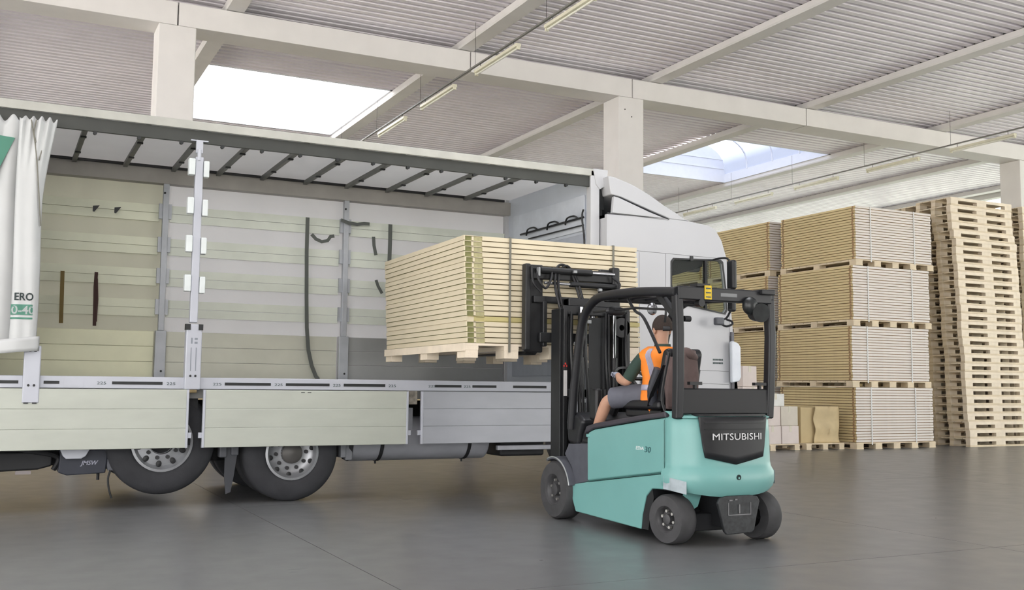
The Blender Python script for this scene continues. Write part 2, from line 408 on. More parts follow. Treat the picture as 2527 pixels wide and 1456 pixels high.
# lamps
def lamp_row(x, ys, labs, rail, rl):
    for k, (a, c) in enumerate(ys):
        t = thing('ceiling_lamp', labs(k), 'lamp', (x, (a+c)/2, 7.3), 'fluorescent batten lamps')
        obj('housing', B().box(x-.05, x+.05, a, c, 7.3, 7.36), CREAMLAMP, t, .008)
        obj('tube', B().cyl((x-.0, a+.05, 7.275), (x-.0, c-.05, 7.275), .019, n=10), M('unlit_tube', (236, 234, 222), .3), t)
        for q in (a+.02, c-.02): obj('end_cap', B().box(x-.03, x+.03, q-.02, q+.02, 7.25, 7.31), CREAMLAMP, t)
        for q in (a+.2, c-.2): obj('hanger', B().cyl((x, q, 7.36), (x, q, 7.44), .006, n=6), DARKM, t)
    r = thing('lamp_rail', rl, 'rail', (x, rail[0], 7.44))
    obj('conduit', B().box(x-.02, x+.02, rail[0], rail[1], 7.44, 7.47), M('grey_conduit', (120, 118, 114), .5), r)
    yy = rail[0]+1
    while yy < rail[1]:
        obj('suspension_wire', B().cyl((x, yy, 7.47), (x, yy, 8.335), .004, n=5), DARKM, r); yy += 2.9
lamp_row(8.06, [(13.3, 14.9), (15.93, 17.75), (18.78, 20.6), (21.6, 23.4), (24.4, 26.2)],
         lambda k: ['cream batten lamp at the top edge, nearest in the left row', 'cream batten lamp crossing the main beam front, second in the left row', 'cream batten lamp just behind the main beam in the left row', 'cream batten lamp just above the truck roof in the left row', 'left row batten lamp hidden behind the truck roof'][k], (11, 34), 'thin straight lamp conduit slanting across the main roof beam left of centre')
lamp_row(21.35, [(16.05, 17.9), (18.9, 20.7), (21.8, 23.6), (24.6, 26.4), (27.4, 29.2), (30.2, 32), (33, 34.8)],
         lambda k: 'batten lamp of the right row, '+['nearest, at the right edge', 'second from the right edge', 'third from the right edge', 'fourth from the right edge', 'fifth, above the truck cab', 'sixth, just above the cab roof', 'hidden behind the cab roof'][k], (14, 44), 'thin lamp conduit at right running back above the panel stacks')

# ================================================================ PALLETS AND PANEL BUNDLES
def pallet_parts(parent, W, D, H, nx, ny, x, y, z, mat, bw=.14, top=.022, bottom=.0, name_off='', fascia=0):
    """boards and blocks of a pallet with its lower left front corner at x,y,z"""
    bt = bottom
    nb = max(5, int(D/.2)); g = D/nb
    for k in range(nb):
        obj('deck_board', B().box(x, x+W, y+k*g+.008, y+(k+1)*g-.008, z+H-top, z+H), mat, parent)
    for i in range(nx):
        cx = x+(W-bw)*i/(nx-1)
        obj('stringer_board', B().box(cx, cx+bw, y, y+D, z+H-2*top, z+H-top-.0005), mat, parent)
        if bt: obj('bottom_board', B().box(cx, cx+bw, y, y+D, z, z+bt), mat, parent)
        for j in range(ny):
            cy = y+(D-bw)*j/(ny-1)
            obj('block', B().box(cx+.004, cx+bw-.004, cy+.003, cy+bw-.003, z+bt+.0005, z+H-2*top-.0005), mat, parent)

# --- empty pallets in towers (30 high)
def proto_pallet():
    t = thing('wooden_pallet', 'pale new wooden pallet', 'pallet', (0, 0, 0), 'empty pallets in the tall tower')
    W, D, H = 2.05, 1.0, .188
    for k in range(5): obj('deck_board', B().box(0, W, .008+k*.2, .192+k*.2, H-.022, H), PINEP, t)
    for j in range(3):
        yy = (D-.12)*j/2
        obj('stringer_board', B().box(0, W, yy, yy+.12, H-.070, H-.0225), PINE if j else PINEP, t)
        for i in range(3):
            xx, bw = ((0, .24), (.86, .32), (W-.24, .24))[i]
            obj('block', B().box(xx+.004, xx+bw, yy+.004, yy+.116, .0385, H-.0705), PINEP, t)
        obj('bottom_board', B().box(0, W, yy, yy+.12, 0, .038), PINE, t)
    return t
pp = proto_pallet(); ptree = tree(pp)
N = 30
first = True
for tx, ty, nn, tw in ((19.68, 16.2, 30, 0), (21.86, 16.25, 30, 1), (19.62, 17.3, 30, 2), (19.6, 18.4, 30, 3), (21.9, 17.36, 30, 4)):
    for k in range(nn):
        c = pp if first else copy_tree(ptree); first = False
        lean = -.34*(k/29)**1.0 if tw == 0 else -.1*k/29
        if tw == 0 and k >= 25: lean -= .07
        c.location = (tx+lean+random.uniform(-.02, .02), ty+random.uniform(-.012, .012), k*.189)
        if tw == 0:
            ords = 'first second third fourth fifth sixth seventh eighth ninth tenth eleventh twelfth thirteenth fourteenth fifteenth'.split()
            c['label'] = ('bottom pallet of the near pallet tower, standing on the floor' if k == 0 else 'topmost pale pallet of the near tower beside the right column' if k == 29 else
                          'pallet just under the topmost of the near tower' if k == 28 else ('%s pale pallet up from the floor in the near tower' % ords[k] if k < 15 else '%s pale pallet down from the top of the near tower' % ords[29-k]))
        else:
            ords = 'first second third fourth fifth sixth seventh eighth ninth tenth eleventh twelfth thirteenth fourteenth fifteenth'.split()
            o_ = ('%s pallet from the floor' % ords[k]) if k < 15 else ('%s pallet from the top' % ords[29-k])
            c['label'] = o_+['', ' in the tower cut off by the right edge', ' in the second tower, behind the near one',  ' in the rearmost tower behind the panel stack', ' in the tower behind the one cut by the right edge'][tw]
        c['group'] = 'empty pallets in the ' + ['near tower', 'tower at the right edge', 'second tower', 'rearmost tower', 'tower behind the right edge one'][tw]

# --- stored panel bundles
def bundle(lab, grp):
    t = thing('panel_bundle', lab, 'panel bundle', (0, 0, 0), grp)
    W, D = 2.3, 2.36
    p = bpy.data.objects.new('pallet', None); COL.objects.link(p); p.parent = t; WP[p.name] = Vector((0, 0, 0))
    pallet_parts(p, 2.36, 2.4, .135, 5, 3, -.02, -.02, 0, PINE, .2, .02, .02)
    for j in range(3):   # wide skids along the long side
        pass
    n = 20; pitch = .0585; z0 = .1355
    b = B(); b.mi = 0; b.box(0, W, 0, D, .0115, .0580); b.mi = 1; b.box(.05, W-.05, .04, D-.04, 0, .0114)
    b.mi = 1; b.box(-.004, .02, .05, .10, .016, .053); b.box(-.004, .02, D-.1, D-.05, .016, .053)
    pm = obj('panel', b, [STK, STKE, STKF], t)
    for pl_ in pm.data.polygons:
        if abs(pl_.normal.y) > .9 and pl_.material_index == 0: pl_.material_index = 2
    for k in range(n):
        c = pm if k == 0 else bpy.data.objects.new('panel', pm.data)
        if k: COL.objects.link(c); c.parent = t
        c.location = (random.uniform(-.008, .008), random.uniform(-.008, .008), z0+k*pitch)
    for xx in (.42, 1.74):
        obj('strap', B().box(xx, xx+.03, -.016, -.010, .09, z0+n*pitch+.004).box(xx, xx+.03, -.016, D+.016, z0+n*pitch+.0045, z0+n*pitch+.007).box(xx, xx+.03, D+.01, D+.016, .09, z0+n*pitch+.004), STRAPW, t)
    return t
bp = None
rows = 'first|second|third|fourth|fifth|sixth'.split('|')
lev = ['bottom', 'second from bottom', 'third from bottom', 'topmost']
for r in range(5):
    for k in range(4):
        lab = '%s bundle of panels in the %s' % (lev[k], ['white-lit near stack beside the pallet tower', 'second stack, behind the near one', 'third stack, seen through the cab window', 'fourth stack behind the truck cab', 'fifth stack, farthest behind the truck'][r])
        if bp is None: bp = bundle(lab, 'stored panel bundles'); btree = tree(bp); c = bp
        else: c = copy_tree(btree)
        c['label'] = lab; c['group'] = 'stored panel bundles'
        dx = [.03, -.02, .02, .13][k] if r == 0 else random.uniform(-.05, .05)
        c.location = (16.37+dx, 16.36+2.62*r+random.uniform(-.02, .02)+(0 if k else 0), k*1.313)

for r in range(5):
    for k in range(2):
        c = copy_tree(btree); c.rotation_euler = (0, 0, R(90))
        c['label'] = '%s panel bundle in the %s stack of the row behind the truck body' % (['bottom', 'upper'][k], rows[r]); c['group'] = 'stored panel bundles'
        c.location = (1.2+2.7*r+random.uniform(-.03, .03), 21.0, k*1.313)

# --- bundle carried by the forklift (turned 2 degrees)
ld = thing('carried_panel_bundle', 'strapped bundle of cream panels on a pallet raised by the forklift', 'panel bundle', (5.4, 9.2, 1.535))
ld['group'] = 'carried load'
p = bpy.data.objects.new('pallet', None); COL.objects.link(p); p.parent = ld; WP[p.name] = Vector((5.4, 9.2, 1.535))
ox, oy, oz = 5.4, 9.2, 1.535
LX0, LX1, LD = -1.28, .72, 2.56
for k, yy in enumerate((0, .62, 1.24, 1.86, 2.38)):
    obj('deck_board', B().box(ox+LX0, ox+LX1, oy+yy, oy+yy+.18, oz+.122, oz+.145), PINEP, p)
for (xa, xb) in ((LX0, LX0+.14), (-.86, -.70), (-.36, -.20), (.04, .18), (.56, .72)):
    obj('stringer_board', B().box(ox+xa, ox+xb, oy, oy+LD, oz+.078, oz+.1215), PINEP, p)
    for yy in (0, 1.1, 2.34):
        obj('block', B().box(ox+xa+.003, ox+xb-.003, oy+yy+.002, oy+yy+.22, oz, oz+.0775), PINEP, p)
obj('side_board', B().box(ox+LX0-.018, ox+LX0-.0005, oy, oy+LD, oz+.066, oz+.145), PINEP, p)
pitch = .0535
def load_panel(warm):
    b = B(); W = LX1-LX0
    b.mi = 0; b.box(0, .014, 0, LD, .006, .0525)           # left skin edge
    b.box(.014, .20, 0.0, LD, .0475, .0525)                # upper skin over the rebate
    b.box(.086, .108, .002, .05, .006, .0444)              # lath in the rebate
    b.box(.20, W, 0, LD, .009, .0525)
    b.mi = 1; b.box(.0141, .0859, .010, LD, .001, .0473)
    b.mi = 2; b.box(.1081, .1999, .007, LD, .001, .0443)
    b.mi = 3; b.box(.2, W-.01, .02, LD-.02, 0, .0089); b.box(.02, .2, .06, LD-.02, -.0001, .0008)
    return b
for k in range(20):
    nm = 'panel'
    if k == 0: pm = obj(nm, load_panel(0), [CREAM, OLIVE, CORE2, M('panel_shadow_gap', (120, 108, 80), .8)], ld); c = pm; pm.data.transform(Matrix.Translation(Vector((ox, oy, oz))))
    else: c = bpy.data.objects.new(nm, pm.data); COL.objects.link(c); c.parent = ld
    if k == 4:
        c.data = pm.data.copy(); c.data.materials.clear()
        for mm in (CREAM2, OLIVE, CORE2, TANB): c.data.materials.append(mm)
        c.data.materials[0] = TANB; c.data.materials.append(CREAM)
        for pl_ in c.data.polygons:
            if pl_.material_index == 0 and (pl_.normal.x < -.9 or max(c.data.vertices[v].co.x for v in pl_.vertices) < .1): pl_.material_index = 4
        c['label'] = 'yellowish tan panel low in the carried bundle'
    c.location = (LX0-.045*k/19+.012+random.uniform(-.006, .006), random.uniform(-.006, .006), .146+k*pitch)
for xx in (-.82, .38):
    obj('strap', B().box(ox+xx, ox+xx+.022, oy-.016, oy-.010, oz+.06, oz+.146+20*pitch+.006).box(ox+xx, ox+xx+.022, oy-.016, oy+LD+.016, oz+.148+20*pitch, oz+.151+20*pitch).box(ox+xx, ox+xx+.022, oy+LD+.01, oy+LD+.016, oz+.06, oz+.146+20*pitch), STRAP, ld)
ld.rotation_euler = (0, 0, R(-2))

# --- cartons on small pallets at the foot of the stack
def small_pallet(x0, x1, y0, y1, lab):
    t = thing('small_pallet', lab, 'pallet', (x0, y0, 0)); W = x1-x0; D = y1-y0
    pallet_parts(t, W, D, .13, 3, 3, x0, y0, 0, PINE, .14, .022, .02)
    return t
def carton(x0, x1, y0, y1, z0, z1, mat, lab, grp):
    t = thing('carton', lab, 'box', ((x0+x1)/2, (y0+y1)/2, z0), grp)
    obj('body', B().box(x0, x1, y0, y1, z0, z1), mat, t, .012)
    obj('tape', B().box((x0+x1)/2-.03, (x0+x1)/2+.03, y0-.002, y1, z1-.001, z1+.0015).box((x0+x1)/2-.03, (x0+x1)/2+.03, y0-.003, y0-.0005, z1-.12, z1), M('clear_tape', (220, 214, 196), .25), t)
small_pallet(13.55, 14.97, 16.5, 17.4, 'low pallet under the pale cartons beside the forklift')
WH = M('pinkish_carton', (226, 214, 208), .6, 0, .05, 4)
g = 'pale cartons stacked beside the forklift'
for i, x in enumerate((14.5, 14.03, 13.56)):
    carton(x+.005, x+.455, 16.51, 17.38, .1305, .5, WH, ['lower right pale carton of the pile', 'lower middle pale carton of the pile', 'lower left pale carton of the pile, behind the forklift'][i], g)
    carton(x+.005, x+.455, 16.53, 17.36, .502, .9, WH if i else CARTON, ['upper right pale carton at the pile corner', 'middle layer pale carton behind the forklift guard', 'left middle layer carton seen behind the forklift'][i], g)
carton(14.2, 14.66, 16.6, 17.2, .902, 1.16, M('white_wrapped_box', (226, 226, 222), .3), 'small white shiny box on top of the pale cartons', g)
carton(13.57, 14.1, 16.6, 17.2, .902, 1.3, WH, 'pinkish box on the pile seen through the rear guard opening', g)
carton(13.62, 13.98, 16.65, 17.1, 1.302, 1.72, WH, 'topmost pinkish box seen through the rear guard opening', g)
small_pallet(15.15, 16.2, 16.5, 17.35, 'low pallet under the brown carton with the wavy sheet')
cb = thing('wavy_cardboard_wrap', 'brown cardboard carton with a wavy front sheet at the stack foot', 'box', (15.68, 16.9, .1305))
obj('body', B().box(15.2, 16.1, 16.72, 17.3, .1305, .88), CARDB, cb, .01)
obj('front_sheet', B().grid(lambda a, c: (15.52+.64*a+.02*math.sin(9*c+2)*(1 if a > .5 else -1), 16.62+.05*math.sin(5*a+1)+.015*math.sin(12*c), .132+.77*c), 16, 16), M('kraft_sheet', (214, 194, 152), .7), cb, smooth=True, solid=.006)

# ================================================================ TRUCK
T = thing('box_truck', 'white curtain-sided lorry with its side open and dropsides hanging down', 'truck', (3, 12.2, 0))
NY, FY_ = 10.95, 13.45
X0, X1 = -1.2, 6.70
# chassis
obj('chassis_frame', B().box(X0+.1, 8.6, 11.72, 11.80, .78, 1.06).box(X0+.1, 8.6, 12.6, 12.68, .78, 1.06), CHASS, T, .006)
for x in (-.9, .6, 2.2, 3.5, 4.9, 6.2): obj('cross_member', B().box(x, x+.1, 11.8, 12.6, .82, 1.02), CHASS, T)
obj('deck', B().box(X0, X1, NY+.03, FY_-.03, 1.10, 1.3), M('deck_grey', (120, 120, 118), .7), T)
rave = box('side_rave', X0, X1, NY-.02, NY+.03, 1.195, 1.315, ALU, T, .006)
box('side_rave', X0, X1, FY_-.03, FY_+.02, 1.195, 1.315, ALU, T, .006)
for a, c in ((-.85, -.4), (-.1, .2), (.42, .56), (.40+.64, 1.52), (2.14, 2.62), (2.78, 3.26), (3.42, 3.90), (4.50, 4.83), (4.97, 5.28), (5.5, 5.95), (6.1, 6.5)):
    obj('lashing_slot', B().box(a, c, NY-.0235, NY-.0205, 1.236, 1.266), DARKM, rave)
for x in (.9, 1.56, 2.02, 2.66, 3.3, 3.94, 4.42, 4.86):
    text('marking', '225', .04, INK, rave, (x, NY-.0215, 1.235), fit=.085)
obj('latch_plate', B().box(.60, .78, NY-.024, NY-.0205, 1.205, 1.305).box(.62, .76, NY-.026, NY-.0245, 1.22, 1.29), ALU, rave)
# roof: rails, tarpaulin, bows
obj('roof_rail', B().box(X0, 6.62, NY+.03, NY+.14, 3.79, 3.90).box(X0, 6.62, NY+.02, NY+.05, 3.77, 3.905), M('rail_dark_grey', (62, 64, 61), .5, .2, .1, 4), T, .005)
obj('roof_rail', B().box(X0, 6.62, FY_-.16, FY_-.02, 3.74, 3.93), M('rail_mid_grey', (160, 157, 152), .5, .1, .08, 4), T, .005)
obj('seal_strip', B().box(X0, 6.5, FY_-.20, FY_-.165, 3.925, 3.955), BLACK, T)
obj('roof_hem', B().box(X0, 6.68, NY-.01, NY+.02, 3.905, 3.995), M('hem_white', (178, 178, 171), .55, var=.08, scale=5), T, .006)
obj('roof_tarpaulin', B().grid(lambda a, c: (X0+(X1-X0)*a, NY+(FY_-NY)*c, 3.985+.012*math.sin(a*40)*math.sin(c*math.pi)), 80, 10), TARPB, T, smooth=True)
for x in (-.95, -.4, .12, .70, 1.28, 1.85, 2.40, 2.96, 3.53, 4.10, 4.68, 5.26, 5.86):
    bw = obj('roof_bow', B().box(x, x+.05, NY+.14, FY_-.16, 3.90, 3.945), M('bow_grey', (112, 113, 110), .5), T)
    for q in (.35, .68): obj('clip', B().box(x-.006, x+.056, NY+2.5*q-.02, NY+2.5*q+.02, 3.885, 3.90), DARKM, bw)
for k in range(18):
    x = X0+.3+k*.42
    obj('curtain_runner', B().cyl((x, NY+.02, 3.76), (x, NY+.06, 3.76), .02, n=8), DARKM, T)
# front bulkhead and corner posts
BULK = M('bulkhead_white', (200, 206, 216), .4, 0, .03, 3)
bk = box('bulkhead', 6.62, 6.66, NY+.1, FY_-.04, 1.31, 3.97, BULK, T)
obj('bulkhead_panel', B().box(6.595, 6.619, NY+.2, FY_-.3, 1.4, 3.2), M('bulkhead_grey', (168, 174, 186), .4), bk, .006)
obj('bulkhead_panel', B().box(6.595, 6.619, NY+.2, FY_-.3, 3.24, 3.70), M('bulkhead_pale', (208, 214, 224), .4), bk, .006)
hb = obj('hook_bar', B().cyl((6.56, 11.1, 3.40), (6.56, 12.85, 3.40), .014, n=8).cyl((6.56, 11.1, 3.30), (6.56, 12.6, 3.31), .010, n=8), BLACK, bk)
for k, y in enumerate((11.25, 11.75, 12.35)):
    obj('hook', B().tube([(6.56, y, 3.41), (6.53, y+.05, 3.44), (6.52, y+.2, 3.43), (6.54, y+.28, 3.36)], .012, 6), BLACK, hb)
obj('hanging_cord', B().tube([(6.56, 11.1, 3.5), (6.55, 11.12, 3.4), (6.55, 11.06, 3.1), (6.55, 11.07, 2.8)], .012, 6), BLACK, bk)
obj('corner_post', B().box(6.57, 6.70, NY-.01, NY+.10, 1.3, 3.98), TRWHITE, T, .01)
obj('corner_post', B().box(6.57, 6.70, FY_-.1, FY_+.01, 1.3, 3.98), TRWHITE, T, .01)
obj('corner_cap', B().prism([(6.60, 4.0), (6.82, 4.0), (6.80, 3.80), (6.70, 3.74), (6.64, 3.80)], 'y', NY-.02, NY+.12), TRWHITE, T, .01)
obj('gap_bracket', B().box(6.72, 6.80, NY+.05, NY+.2, 3.5, 3.9).box(6.72, 6.78, NY+.06, NY+.12, 3.3, 3.85), DARKM, T)
obj('corner_post', B().box(X0, X0+.12, NY-.01, NY+.1, 1.3, 3.98), TRWHITE, T, .01)
obj('corner_post', B().box(X0, X0+.12, FY_-.1, FY_+.01, 1.3, 3.98), TRWHITE, T, .01)
rd = box('rear_door', X0-.04, X0, NY, FY_, 1.2, 3.98, TRWHITE, T, .01)
# far side: curtain, laths, dropside, stanchions
FCM = [M('far_curtain_warmlit', (206, 206, 188), .5, 0, .03, 1.2, trans=.4), M('far_curtain_white', (232, 233, 236), .5, 0, .03, 1.2, trans=.5)]  # left part cream: warm light through the curtain put into its colour
for fa, fb, fm in ((X0+.1, 1.8, FCM[0]), (1.8, X1-.1, FCM[1])):
    obj('far_curtain', B().grid(lambda a, c: (fa+(fb-fa)*a, FY_-.02+.006*math.sin(a*40), 1.3+2.45*c), 50, 2), fm, T, smooth=True)
st_x = [-.62, 1.74, 4.08]
bays = [(X0+.12, -.62), (-.50, 1.74), (1.86, 4.08), (4.22, 6.57)]
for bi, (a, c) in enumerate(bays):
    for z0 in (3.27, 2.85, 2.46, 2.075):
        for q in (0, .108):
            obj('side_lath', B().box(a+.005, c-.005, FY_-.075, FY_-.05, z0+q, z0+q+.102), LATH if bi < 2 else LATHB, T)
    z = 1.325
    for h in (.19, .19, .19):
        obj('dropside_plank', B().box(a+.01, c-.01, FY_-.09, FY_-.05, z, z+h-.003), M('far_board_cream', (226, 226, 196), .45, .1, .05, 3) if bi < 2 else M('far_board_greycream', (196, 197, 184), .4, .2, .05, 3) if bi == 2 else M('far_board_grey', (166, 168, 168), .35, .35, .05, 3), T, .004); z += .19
for x in st_x:
    s = obj('far_stanchion', B().box(x+.03, x+.10, FY_-.16, FY_-.09, 1.9, 3.74).box(x, x+.13, FY_-.17, FY_-.09, 1.31, 1.9), M('stanchion_grey', (176, 180, 186), .4, .3, .08, 6), T, .006)
    for z in (3.3, 2.88, 2.49, 2.1):
        obj('lath_bracket', B().box(x-.01, x+.03, FY_-.13, FY_-.08, z, z+.19).box(x+.10, x+.14, FY_-.13, FY_-.08, z, z+.19), M('stanchion_grey', (0, 0, 0)), s)
    obj('bolt', B().cyl((x+.045, FY_-.175, 3.62), (x+.045, FY_-.16, 3.62), .014, n=8).cyl((x+.08, FY_-.175, 1.4), (x+.08, FY_-.165, 1.4), .014, n=8), DARKM, s)
# faint mirrored lettering showing through the far curtain
GHOST = M('ghost_lettering', (206, 209, 212), .5, 0, .02, 3)
# near stanchion
s = obj('side_stanchion', B().box(1.765, 1.845, NY-.01, NY+.06, 1.88, 3.62), ALU, T, .008)
obj('stanchion_base', B().box(1.725, 1.885, NY-.075, NY+.03, 1.19, 1.86), ALU, s, .012)
obj('stanchion_link', B().box(1.765, 1.835, NY-.005, NY+.03, 3.66, 3.80).cyl((1.80, NY, 3.58), (1.80, NY, 3.70), .022, n=8).box(1.71, 1.89, NY, NY+.04, 3.785, 3.80), ALU, s, .004)
for z in (3.42, 3.01, 2.61, 2.20):
    for xa, xb, dz in ((1.695, 1.762, 0), (1.848, 1.905, -.015)):
        obj('lath_bracket', B().box(xa-.02*(3.42-z)*0, xb, NY-.03, NY+.05, z+dz, z+.175+dz), M('bracket_white', (216, 222, 222), .4), s, .01)
obj('buckle', B().box(1.715, 1.765, NY-.085, NY-.02, 1.80, 1.86).box(1.845, 1.89, NY-.085, NY-.02, 1.80, 1.86), DARKM, s)
obj('rivet', B().cyl((1.78, NY-.08, 1.33), (1.78, NY-.07, 1.33), .012, n=8).cyl((1.83, NY-.08, 1.33), (1.83, NY-.07, 1.33), .012, n=8), DARKM, s)
obj('stamped_groove', B().box(1.775, 1.783, NY-.0775, NY-.0755, 1.38, 1.62).box(1.825, 1.833, NY-.0775, NY-.0755, 1.38, 1.62).box(1.775, 1.79, NY-.0775, NY-.0755, 1.66, 1.72).box(1.81, 1.84, NY-.0775, NY-.0755, 1.66, 1.68).box(1.81, 1.84, NY-.0775, NY-.0755, 1.70, 1.72), M('groove_grey', (130, 136, 144), .5), s)
obj('latch', B().cyl((1.76, NY-.05, 1.175), (1.85, NY-.05, 1.175), .018, n=8), M('rusty_latch', (150, 132, 96), .7, .2, .3, 30), s)
# left stanchion foot below the bunched curtain
s = obj('side_stanchion', B().box(.25, .33, NY+.02, NY+.08, 1.5, 3.78), ALU, T, .008)
obj('stanchion_base', B().box(.235, .385, NY-.10, NY-.025, 1.05, 1.60), ALU, s, .012)
obj('rivet', B().cyl((.285, NY-.106, 1.22), (.285, NY-.10, 1.22), .012, n=8).cyl((.335, NY-.106, 1.22), (.335, NY-.10, 1.22), .012, n=8).box(.275, .298, NY-.104, NY-.10, 1.54, 1.57).box(.322, .345, NY-.104, NY-.10, 1.54, 1.57), DARKM, s)
obj('latch', B().box(.25, .29, NY-.104, NY-.10, 1.045, 1.058).box(.325, .365, NY-.104, NY-.10, 1.045, 1.058), BLACK, s)
obj('post_socket', B().box(4.175, 4.295, NY-.01, NY+.06, 1.04, 1.31), M('rusty_socket', (140, 134, 124), .7, .1, .35, 18), T, .01)
# hanging dropsides
def dropside(x0, x1, mat):
    d = obj('dropside', B().box(x0, x1, NY-.062, NY-.05, .60, 1.19), mat, T)
    zs = [.602, .80, .995, 1.188]
    for k in range(3):
        z0, z1 = zs[k], zs[k+1]
        prof = [(NY-.0625, z0+.0005), (NY-.090, z0+.0005), (NY-.092, z0+.004), (NY-.092, z1-.004), (NY-.090, z1-.0005), (NY-.0625, z1-.0005)]
        obj('plank', B().prism(prof, 'x', x0+.025, x1-.025), mat, d)
    for xa, xb in ((x0, x0+.024), (x1-.024, x1)):
        obj('end_channel', B().box(xa, xb, NY-.097, NY-.0505, .60, 1.19), ALU, d, .004)
    for x in (x0-.035, x1+.0):
        obj('hinge', B().box(x, x+.035, NY-.085, NY-.06, .70, .755), ALU, d)
    return d
d1 = dropside(X0+.05, 1.775, PLANK1)
d2 = dropside(1.915, 4.155, PLANK1)
obj('scratch', B().box(2.93, 2.97, NY-.0935, NY-.092, 1.165, 1.172).box(3.0, 3.04, NY-.0935, NY-.092, 1.165, 1.172), BLACK, d2)
d3 = dropside(4.31, 6.60, PLANK2)
# lower gap filler
obj('fender', B().box(1.79, 1.90, NY+.12, NY+.5, .62, 1.1), CHASS, T)
obj('rear_fender', B().box(4.17, 4.30, NY+.15, NY+.3, .72, 1.0), GREYT, T)

# bunched curtain
CT = obj('bunched_curtain', B().grid(lambda a, c: (
    (lambda z: (
        -1.15+1.26*a+.10*max(0, (z-3.1)/.7)*max(0, a-.6),
        NY-.03-.035*abs(math.sin(a*22))*(.4+.6*(z-1.5)/2.3)+.008*math.sin(z*3+a*9),
        z-(.035*math.sin(a*60) if c > .97 else 0)))(1.56+(3.80-1.56)*c)), 150, 40), CURT, T, smooth=True, solid=.004)
obj('curtain_fold', B().grid(lambda a, c: (
    .095+.235*a + (.10*((c-.62)/.38)**1.3*(a-.1) if c > .62 else 0) + (.008*math.sin(c*7)),
    NY-.10-.085*math.sin(a*math.pi)**.6 - .012*math.sin(a*9+c*2)-(.02*math.sin(a*26) if c > .75 else 0)*((c-.75)*4 if c > .75 else 0),
    1.55+.02*abs(a-.5)+(3.79-1.55)*c-(.02*math.sin(a*30) if c > .98 else 0)), 36, 50), CURT, T, smooth=True, solid=.004)
obj('curtain_hem', B().grid(lambda a, c: (-.02+.38*a-.1*(1-a)*(1-c), NY-.12-.09*math.sin(a*math.pi)**.6, 1.50+.05*a+.14*c), 24, 4), CURT, T, smooth=True, solid=.006)
def foldy(x): a = min(1, max(0, (x-.095)/.235)); return NY-.10-.085*math.sin(a*math.pi)**.6 - .012*math.sin(a*9+.5)-.006
wp_ = lambda p: Vector((p.x, foldy(p.x)-.002, p.z))
for nm, mat, z0, z1 in (('green_band', GREEN, 1.885, 1.985), ('green_stripe', GREEN, 1.845, 1.862)):
    obj(nm, B().grid(lambda a, c: (.10+.225*a, foldy(.10+.225*a), z0+(z1-z0)*c), 16, 1), mat, T, solid=.001)
text('lettering', 'ERO', .10, INK, T, (.125, NY, 2.025), fit=.165, warp=wp_, bold=.002)
text('lettering', '0-40', .11, WINK, T, (.105, NY, 1.895), fit=.20, warp=lambda p: Vector((p.x, foldy(p.x)-.003, p.z)), bold=.002)
obj('green_emblem', B().prism([(-.20, 3.62), (.06, 3.60), (-.06, 3.30), (-.13, 3.16), (-.20, 3.10)], 'y', NY-.078, NY-.074), GREEN, T)
obj('emblem_stripe', B().prism([(-.20, 3.5), (-.10, 3.48), (-.10, 3.42), (-.20, 3.38)], 'y', NY-.081, NY-.0785), WINK, T)
for pts in ([(.19, 3.77), (.24, 3.5), (.275, 3.2), (.32, 2.75)], [(.35, 3.72), (.30, 3.5), (.275, 3.38)], [(.235, 3.77), (.22, 3.65), (.24, 3.55)]):
    obj('curtain_strap', B().tube([(x, foldy(min(x, .32))-.012, z) for x, z in pts], .006, 6), STRAP, T)

# wheels
def wheel(cx, cz, y0, R_, rr, style, wid=.3, parent=T):
    t = obj('wheel', B().lathe([(rr, .02), (rr+.03, .0), (R_-.07, .008), (R_-.02, .035), (R_, .07), (R_, wid-.07), (R_-.02, wid-.035), (R_-.07, wid-.008), (rr, wid), (rr, .02)], (cx, y0, cz), 'y', 64), RUBBER, parent, smooth=True)
    obj('tread_groove', B().lathe([(R_+.0005, .1), (R_+.001, .105)], (cx, y0, cz), 'y', 64).lathe([(R_+.0005, .2), (R_+.001, .205)], (cx, y0, cz), 'y', 64), BLACK, t)
    if style == 'dish':
        prof = [(rr+.005, .004), (rr-.02, .0), (rr-.035, .03), (rr-.05, .055), (.19, .075), (.115, .07), (.11, .02), (.02, .0), (0.0005, 0)]
    elif style == 'ring':
        prof = [(rr+.005, .004), (rr-.02, .0), (rr-.04, .05), (rr-.055, .06), (.20, .05), (.13, .045), (.125, .11), (.0005, .12)]
    obj('rim', B().lathe(prof, (cx, y0, cz), 'y', 48), RIMM, t, smooth=True)
    hb_ = B(); nb = B(); fr = .235 if style == 'dish' else .225
    for k in range(10):
        a = 2*math.pi*(k+.35)/10
        p = (cx+fr*math.cos(a), cz+fr*math.sin(a)); o = B()
        d = .050 if style == 'dish' else .047
        obj('vent_hole', B().ball((p[0], y0+d, p[1]), .036, (1, .2, .8), 10, Matrix.Rotation(-a, 3, 'Y')), BLACK, t)
        a = 2*math.pi*(k+.1)/10
        yn = y0+(.070 if style == 'dish' else .047)
        obj('wheel_nut', B().cyl((cx+.165*math.cos(a), yn-.03, cz+.165*math.sin(a)), (cx+.165*math.cos(a), yn+.01, cz+.165*math.sin(a)), .021, n=8), BOLTM, t)
    if style == 'dish':
        obj('hub', B().lathe([(.115, .075), (.11, .0), (.08, -.02), (.0005, -.025)], (cx, y0, cz), 'y', 24), M('hub_grey', (92, 90, 88), .5, .3), t, smooth=True)
    else:
        obj('hub', B().lathe([(.12, .09), (.09, .10), (.0005, .10)], (cx, y0, cz), 'y', 24), CHASS, t, smooth=True)
    return t
wheel(1.56, .655, 11.06, .535, .30, 'ring')
wheel(2.905, .515, 11.05, .515, .285, 'dish')
